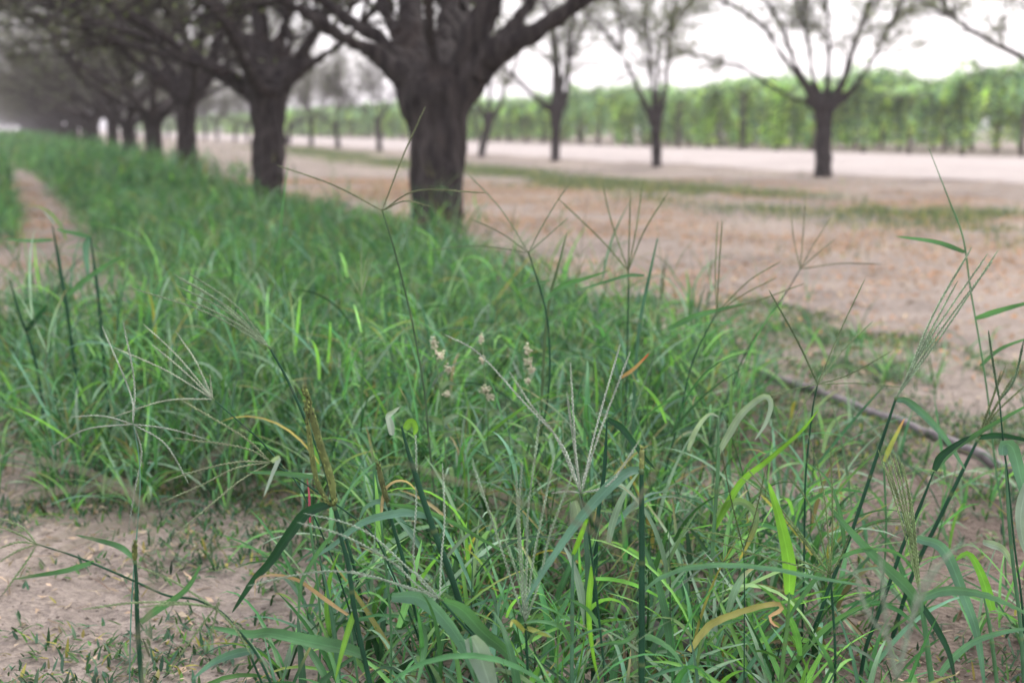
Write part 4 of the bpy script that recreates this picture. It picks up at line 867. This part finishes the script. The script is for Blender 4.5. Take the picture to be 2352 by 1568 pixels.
plant('wide spidery seed head above the drip hose, one long dark ray pointing up', 1.85, [(1878, 882), (1868, 930), (1858, 1010), (1850, 1100), (1848, 1200)], 6, [],
      [([(1830, 780), (1766, 666)], {'col': (.1, .15, .07), 'fat': 1.4}), [(1930, 760), (1987, 640)], [(1940, 800), (2005, 737)], [(1980, 880), (2080, 890)], [(1780, 905), (1690, 945)], [(1950, 860), (2050, 805)], [(1845, 930), (1808, 990)]], scol=(.2, .26, .14), spread=.12)
plant('tall blurred stem near the right edge with two long side leaves', 2.1, [(2133, 340), (2180, 460), (2212, 547), (2230, 670), (2251, 793), (2269, 912), (2285, 1060)], 5,
      [([(2216, 579), (2150, 556), (2058, 543)], 11, C_MD, {'roll': .2}), ([(2241, 731), (2300, 712), (2380, 690)], 14, C_MD, {'roll': .2}), ([(2252, 840), (2300, 800), (2380, 770)], 9, C_MD)], col=C_MD)
plant('grass at the right edge with one dark braided spike beside the frame', 1.75, [(2296, 920), (2304, 1010), (2315, 1100), (2330, 1250)], 6, [([(2150, 1075), (2190, 1030), (2222, 1010), (2280, 975), (2370, 925)], 17, C_MD, {'roll': .4})], [[(2285, 860), (2270, 758)], [(2330, 870), (2352, 780)]], scol=(.1, .16, .09), fat=1.7, spread=.03)
plant('half-hidden sheaf of olive spikes near the right edge, above two slanting stems', 1.9, [(2245, 1011), (2167, 1171), (2096, 1320), (2050, 1420)], 12, [([(2245, 1005), (2300, 1000), (2380, 1015)], 14, C_DK)], [[(2290, 930), (2345, 846)], [(2285, 935), (2330, 860)], [(2290, 945), (2360, 880)], [(2270, 940), (2310, 840)], [(2275, 930), (2300, 850)]], scol=(.17, .22, .1), fat=1.4, spread=.02)
plant('slanting dark stem at the right with a serrated leaf rising beside it', 1.72, [(2145, 1082), (2110, 1170), (2078, 1242), (2046, 1331), (2010, 1430)], 11, [([(2146, 1080), (2160, 1050), (2190, 1025), (2230, 1000)], 17, C_DK, {'wavy': 1.6})])
plant('upright blue-green stem with a large arching leaf falling to its lower left, centre right', 1.44, [(1473, 1082), (1474, 1200), (1474, 1331), (1474, 1450), (1473, 1568)], 19,
      [([(1470, 1078), (1440, 1085), (1394, 1122), (1323, 1203), (1252, 1306), (1206, 1385)], 25, C_BL, {'roll': .3, 'wavy': 1.4}), ([(1480, 1354), (1520, 1325), (1580, 1304), (1669, 1297), (1775, 1306), (1882, 1327), (2017, 1349)], 17, C_BL, {'roll': .8, 'wavy': 1.2}),
       ([(1478, 1430), (1440, 1470), (1400, 1476), (1355, 1487)], 12, C_MD), ([(1470, 1470), (1490, 1462), (1540, 1490), (1572, 1534)], 24, C_BL, {'roll': .9})],
      [([(1474, 1050), (1473, 1022)], {'tight': True, 'fat': 1.6, 'w': .0032, 'col': (.16, .19, .05)})])
plant('plain upright stem left of the blue-green one, starting under a drooping pale leaf', 1.46, [(1316, 1260), (1315, 1331), (1314, 1450), (1313, 1568)], 12, [([(1316, 1275), (1330, 1240), (1345, 1200), (1350, 1190)], 13, C_BR), ([(1315, 1480), (1290, 1440), (1240, 1425), (1200, 1430)], 12, C_MD)], col=(.07, .16, .09))
plant('dark stem behind the centre with a ragged leaf folding right', 1.72, [(1394, 965), (1388, 1080), (1373, 1189), (1368, 1290), (1366, 1380)], 13, [([(1395, 962), (1425, 980), (1450, 1010), (1480, 1050), (1506, 1078)], 15, C_DK, {'wavy': 1.8, 'roll': .3})])
plant('dark spiked stem left of centre whose leaf curls over to the left', 1.5, [(891, 1157), (905, 1215), (925, 1281), (957, 1413), (1000, 1568)], 13,
      [([(892, 1158), (868, 1151), (840, 1165), (822, 1198)], 13, C_BL, {'roll': .5}), ([(895, 1158), (960, 1168), (1040, 1200), (1110, 1240), (1180, 1280)], 13, C_MD, {'roll': .5}), ([(960, 1420), (975, 1470), (968, 1530), (955, 1580)], 16, C_MD)],
      [([(878, 1110), (865, 1054)], {'tight': True, 'fat': 1.7, 'w': .0034, 'col': (.1, .12, .04)})], spread=.01)
plant('plant with one broad bright green leaf standing straight up, right of centre', 1.5, [(1813, 1360), (1808, 1438), (1800, 1500), (1793, 1568)], 13, [([(1813, 1365), (1812, 1290), (1792, 1195), (1765, 1107)], 31, (.16, .36, .05), {'roll': .1, 'wavy': .4}), ([(1810, 1420), (1850, 1360), (1900, 1300), (1960, 1268), (2030, 1262), (2075, 1280), (2110, 1330)], 14, C_MD, {'roll': .6})], col=(.09, .2, .06))
plant('plant with a pale ribbon leaf looped over at its tip, above the bright upright leaf', 1.8, [(1648, 960), (1650, 1050), (1640, 1210), (1628, 1349), (1583, 1527)], 12,
      [([(1650, 1040), (1667, 1010), (1703, 951), (1752, 911), (1771, 925), (1760, 969), (1734, 1010)], 17, C_PALE, {'roll': .2, 'dz': -.03}), ([(1580, 1035), (1600, 985), (1629, 951), (1653, 958)], 12, C_PALE),
       ([(1638, 1212), (1665, 1164), (1704, 1151), (1736, 1182), (1729, 1224), (1697, 1288)], 18, (.17, .27, .13), {'roll': .2, 'tip': (.4, .36, .08)}), ([(1640, 1215), (1700, 1110), (1760, 1060), (1840, 990), (1880, 940)], 15, C_BR, {'roll': .2})], col=(.08, .18, .08))
plant('bottom plant holding a crumpled orange-tan dead leaf', 1.5, [(1625, 1420), (1610, 1470), (1595, 1568)], 10, [([(1583, 1495), (1625, 1440), (1669, 1416), (1740, 1393), (1788, 1386), (1794, 1400), (1768, 1415), (1776, 1432), (1790, 1440)], 17, (.34, .34, .12), {'roll': .2, 'dry': True, 'tip': (.50, .31, .17), 'wavy': 3.0, 'label': 'crumpled orange tan dead leaf'}), ([(1625, 1425), (1660, 1430), (1710, 1420)], 10, C_MD)], col=(.1, .2, .06))
plant('lower right corner plant with a long dark leaf arching down', 1.55, [(2260, 1370), (2275, 1450), (2290, 1568)], 12, [([(2106, 1236), (2167, 1262), (2215, 1370), (2245, 1460), (2262, 1580)], 25, C_BL, {'roll': .2}), ([(2156, 1551), (2190, 1510), (2238, 1473), (2309, 1450), (2390, 1440)], 19, C_BL, {'roll': .5}),
       ([(2280, 1402), (2262, 1340), (2240, 1290), (2220, 1270), (2190, 1290)], 22, (.14, .33, .05), {'roll': .1}), ([(2259, 1244), (2305, 1262), (2330, 1312)], 18, C_PALE)], col=(.08, .18, .08))
plant('upright stem at the right edge carrying a broad blue-green leaf folded downward', 1.55, [(2309, 1064), (2318, 1200), (2327, 1295), (2344, 1438), (2352, 1568)], 11, [([(2304, 1045), (2306, 1022), (2325, 1030), (2345, 1100), (2365, 1190)], 30, C_BL, {'roll': .2}), ([(2360, 1110), (2345, 1180), (2350, 1240), (2370, 1300)], 26, C_PALE)], col=(.07, .16, .08))
plant('pair-topped dark stem at the upper left, tallest there, with a level leaf pointing left', 2.9, [(121, 520), (135, 600), (152, 700), (166, 800), (180, 900)], 11, [([(120, 551), (70, 553), (8, 549)], 9, C_MD, {'roll': .2}), ([(125, 515), (110, 495), (98, 485)], 5, C_PALE)])
plant('dark bent stem second from the left with its leaf folded back at the top', 2.9, [(208, 545), (218, 620), (228, 700), (236, 800), (245, 900)], 10, [([(209, 546), (175, 537), (128, 527)], 10, C_MD, {'roll': .2}), ([(206, 546), (197, 570), (203, 640)], 15, C_BL, {'roll': .2}), ([(155, 678), (200, 640), (260, 600), (300, 585)], 13, C_MD)])
plant('short dark stem leaning right at the far left, below the level leaf', 2.8, [(22, 640), (45, 720), (70, 790), (88, 860), (100, 950)], 8, [([(60, 760), (85, 730), (108, 700)], 14, C_DK)])
plant('stiff blue-green stem standing against the leaf litter, right of centre', 2.35, [(1510, 548), (1490, 640), (1470, 740), (1460, 850), (1455, 950)], 11, [([(1480, 633), (1440, 633), (1390, 648), (1320, 668)], 8, C_MD, {'roll': .3})], col=(.06, .15, .08))
plant('brownish stiff stem against pale ground with an arching leaf at its left foot', 2.35, [(1302, 535), (1285, 600), (1262, 690), (1250, 800), (1245, 900)], 9, [([(1250, 693), (1290, 655), (1340, 640), (1398, 622)], 9, C_MD, {'roll': .3}), ([(1190, 665), (1230, 650), (1265, 645)], 8, C_MD)], col=(.07, .12, .05))
plant('straw-coloured blurred stalk crossing diagonally close to the camera, left half', .74, [(762, 824), (660, 905), (560, 985), (460, 1078), (420, 1190)], 7, [], col=(.2, .19, .14), node=False)
plant('near out-of-focus head of arching brown spikes at the left edge', .80, [(352, 1192), (350, 1260), (345, 1400), (330, 1568)], 8, [], [[(300, 1135), (230, 1122), (120, 1130), (0, 1156)], [(310, 1140), (280, 1105), (205, 1110)], [(300, 1198), (170, 1222), (0, 1290)], [(290, 1215), (150, 1260), (-10, 1380)], [(290, 1130), (200, 1085), (110, 1062), (30, 1050)]], col=(.2, .2, .13), scol=(.30, .28, .20), fat=.8, spread=.02)
plant('near out-of-focus thin brown head with rays across the centre', .85, [(1420, 1270), (1450, 1400), (1460, 1568)], 5, [], [[(1316, 1196), (1110, 1125), (907, 1057)], [(1350, 1170), (1250, 1080), (1156, 1000)], [(1450, 1180), (1530, 1040)]], col=(.16, .17, .09), scol=(.2, .19, .12), fat=.9, spread=.02)
plant('near out-of-focus pale green spikes rising at the bottom right', .95, [(2060, 1568), (2063, 1640), (2066, 1720)], 10, [], [[(2040, 1473), (2020, 1250)], [(2045, 1480), (1990, 1400), (1960, 1290)], [(2090, 1440), (2150, 1310), (2215, 1240)], [(2080, 1480), (2110, 1360), (2150, 1290)]], scol=(.27, .34, .25), fat=1.3, spread=.02)
def bloom_plant(x, y, z, label, clusters, seed):
    r = np.random.default_rng(seed); g_ = P(x, y, z); foot = np.array([g_[0], g_[1] + .02, 0]); foot[2] = gh(foot[0], foot[1])
    e = empty('flowering_weed', foot, label, 'flowering weed', 'pale flowering weeds among the grass')
    tp = P(clusters[0][0], clusters[0][1] - 10, z); mb = MB(); q = smooth_path([foot, (foot + tp) / 2 + np.array([.01, 0, 0]), tp], 20); tube(mb, q, np.linspace(.0022, .0011, 20), 6, c=(.13, .22, .1)); mb.obj('stem', M_STEM, e, origin=foot)
    for (cx, cy, wd, hh) in clusters:
        c = P(cx, cy, z); R = np.array([wd, wd, hh]) / F * z / 2; m = 70; mb = MB()
        near = q[np.argmin(np.linalg.norm(q - c, axis=1))]; tube(mb, np.array([near, (near + c) / 2 + np.array([0, 0, .003]), c]), .0006, 4, c=(.13, .22, .1))
        for _ in range(m):
            o = c + r.normal(0, .45, 3) * R; s = r.uniform(.0009, .0022); ax = nrm(r.normal(0, 1, 3)); a2 = nrm(np.cross(ax, r.normal(0, 1, 3))); a3 = np.cross(ax, a2)
            v = [o + ax * s * 1.5, o + a2 * s, o + a3 * s, o - a2 * s, o - a3 * s, o - ax * s]
            mb.add(v, None, [(0, 1, 2), (0, 2, 3), (0, 3, 4), (0, 4, 1), (5, 2, 1), (5, 3, 2), (5, 4, 3), (5, 1, 4)], np.array([(.62, .62, .45), (.66, .58, .46), (.5, .56, .36)][r.integers(3)]) * r.uniform(.8, 1.1))
        mb.obj('flower_cluster', M_SEED, e, origin=foot)
    for _ in range(7):
        i = r.integers(3, 17); a = r.uniform(0, 6.28); L = r.uniform(.03, .05); d = np.array([math.cos(a), math.sin(a), .3])
        leaf_mesh(np.array([q[i], q[i] + d * L * .5 + np.array([0, 0, .006]), q[i] + d * L]), .012, (.13, .2, .12)).obj('leaf', M_GRASS, e, origin=foot)
bloom_plant(1020, 1010, 2.15, 'weed with cream flower clusters, leftmost of three left of the curled white leaf', [(997, 790, 22, 34), (1012, 815, 20, 24), (1030, 848, 18, 20), (1026, 905, 16, 16)], 1)
bloom_plant(1112, 1010, 2.2, 'slender weed with small pinkish flower clusters behind a hanging pale leaf', [(1106, 778, 12, 24), (1108, 826, 12, 14), (1116, 895, 26, 22), (1126, 912, 20, 16)], 2)
bloom_plant(1214, 1010, 2.2, 'weed with pinkish white flower clusters, rightmost of the flowering three', [(1211, 805, 18, 28), (1214, 832, 20, 20), (1220, 850, 14, 16), (1212, 875, 12, 12)], 3)
def lone_leaf(label, z, pts, wd, col, tip=None, **k):
    w_ = to_world(pts, z, 0); ft = w_[0].copy(); ft[2] = gh(ft[0], ft[1]); e = empty('grass_plant', ft, label, 'grass plant', 'tall grass stems in the foreground')
    mb = MB(); mid = (ft + w_[0]) / 2 + np.array([.01, .0, 0]); tube(mb, smooth_path([ft, mid, w_[0]], 14), .0016, 6, c=C_MD); mb.obj('stem', M_STEM, e, origin=ft)
    leaf_mesh(w_, wd / F * z, col, .2, tip).obj('leaf', M_GRASS, e, origin=ft)
lone_leaf('low grass with a red-tipped leaf, seen behind the centre among green blades', 2.1, [(1425, 868), (1452, 850), (1475, 828), (1492, 810)], 8, (.35, .22, .10), (.42, .06, .04))
lone_leaf('low grass with a pinkish magenta leaf blade standing left of the olive cylindrical spikes', 1.6, [(712, 1200), (711, 1170), (710, 1135), (705, 1098)], 6, (.32, .07, .12), (.28, .10, .11))
lone_leaf('low grass whose drying leaf arches over in white, orange and red at the lower left', 1.45, [(800, 1412), (760, 1385), (712, 1350), (680, 1330), (630, 1320), (590, 1330), (585, 1370)], 9, (.34, .24, .13), (.5, .38, .32))
lone_leaf('low grass with a yellow-orange leaf standing in front of the drip hose', 1.9, [(2030, 1060), (2050, 1015), (2078, 960)], 11, (.32, .36, .10), (.5, .27, .13))
lone_leaf('low grass with an arched tan leaf left of the straight pale spike', 1.5, [(875, 1190), (882, 1130), (905, 1106), (935, 1106), (960, 1130)], 7, (.42, .33, .2), (.45, .38, .16))
lone_leaf('low grass with a broad grey-green leaf hanging at the bottom centre edge', 1.36, [(1080, 1463), (1100, 1500), (1125, 1570), (1145, 1640)], 52, (.2, .27, .23))
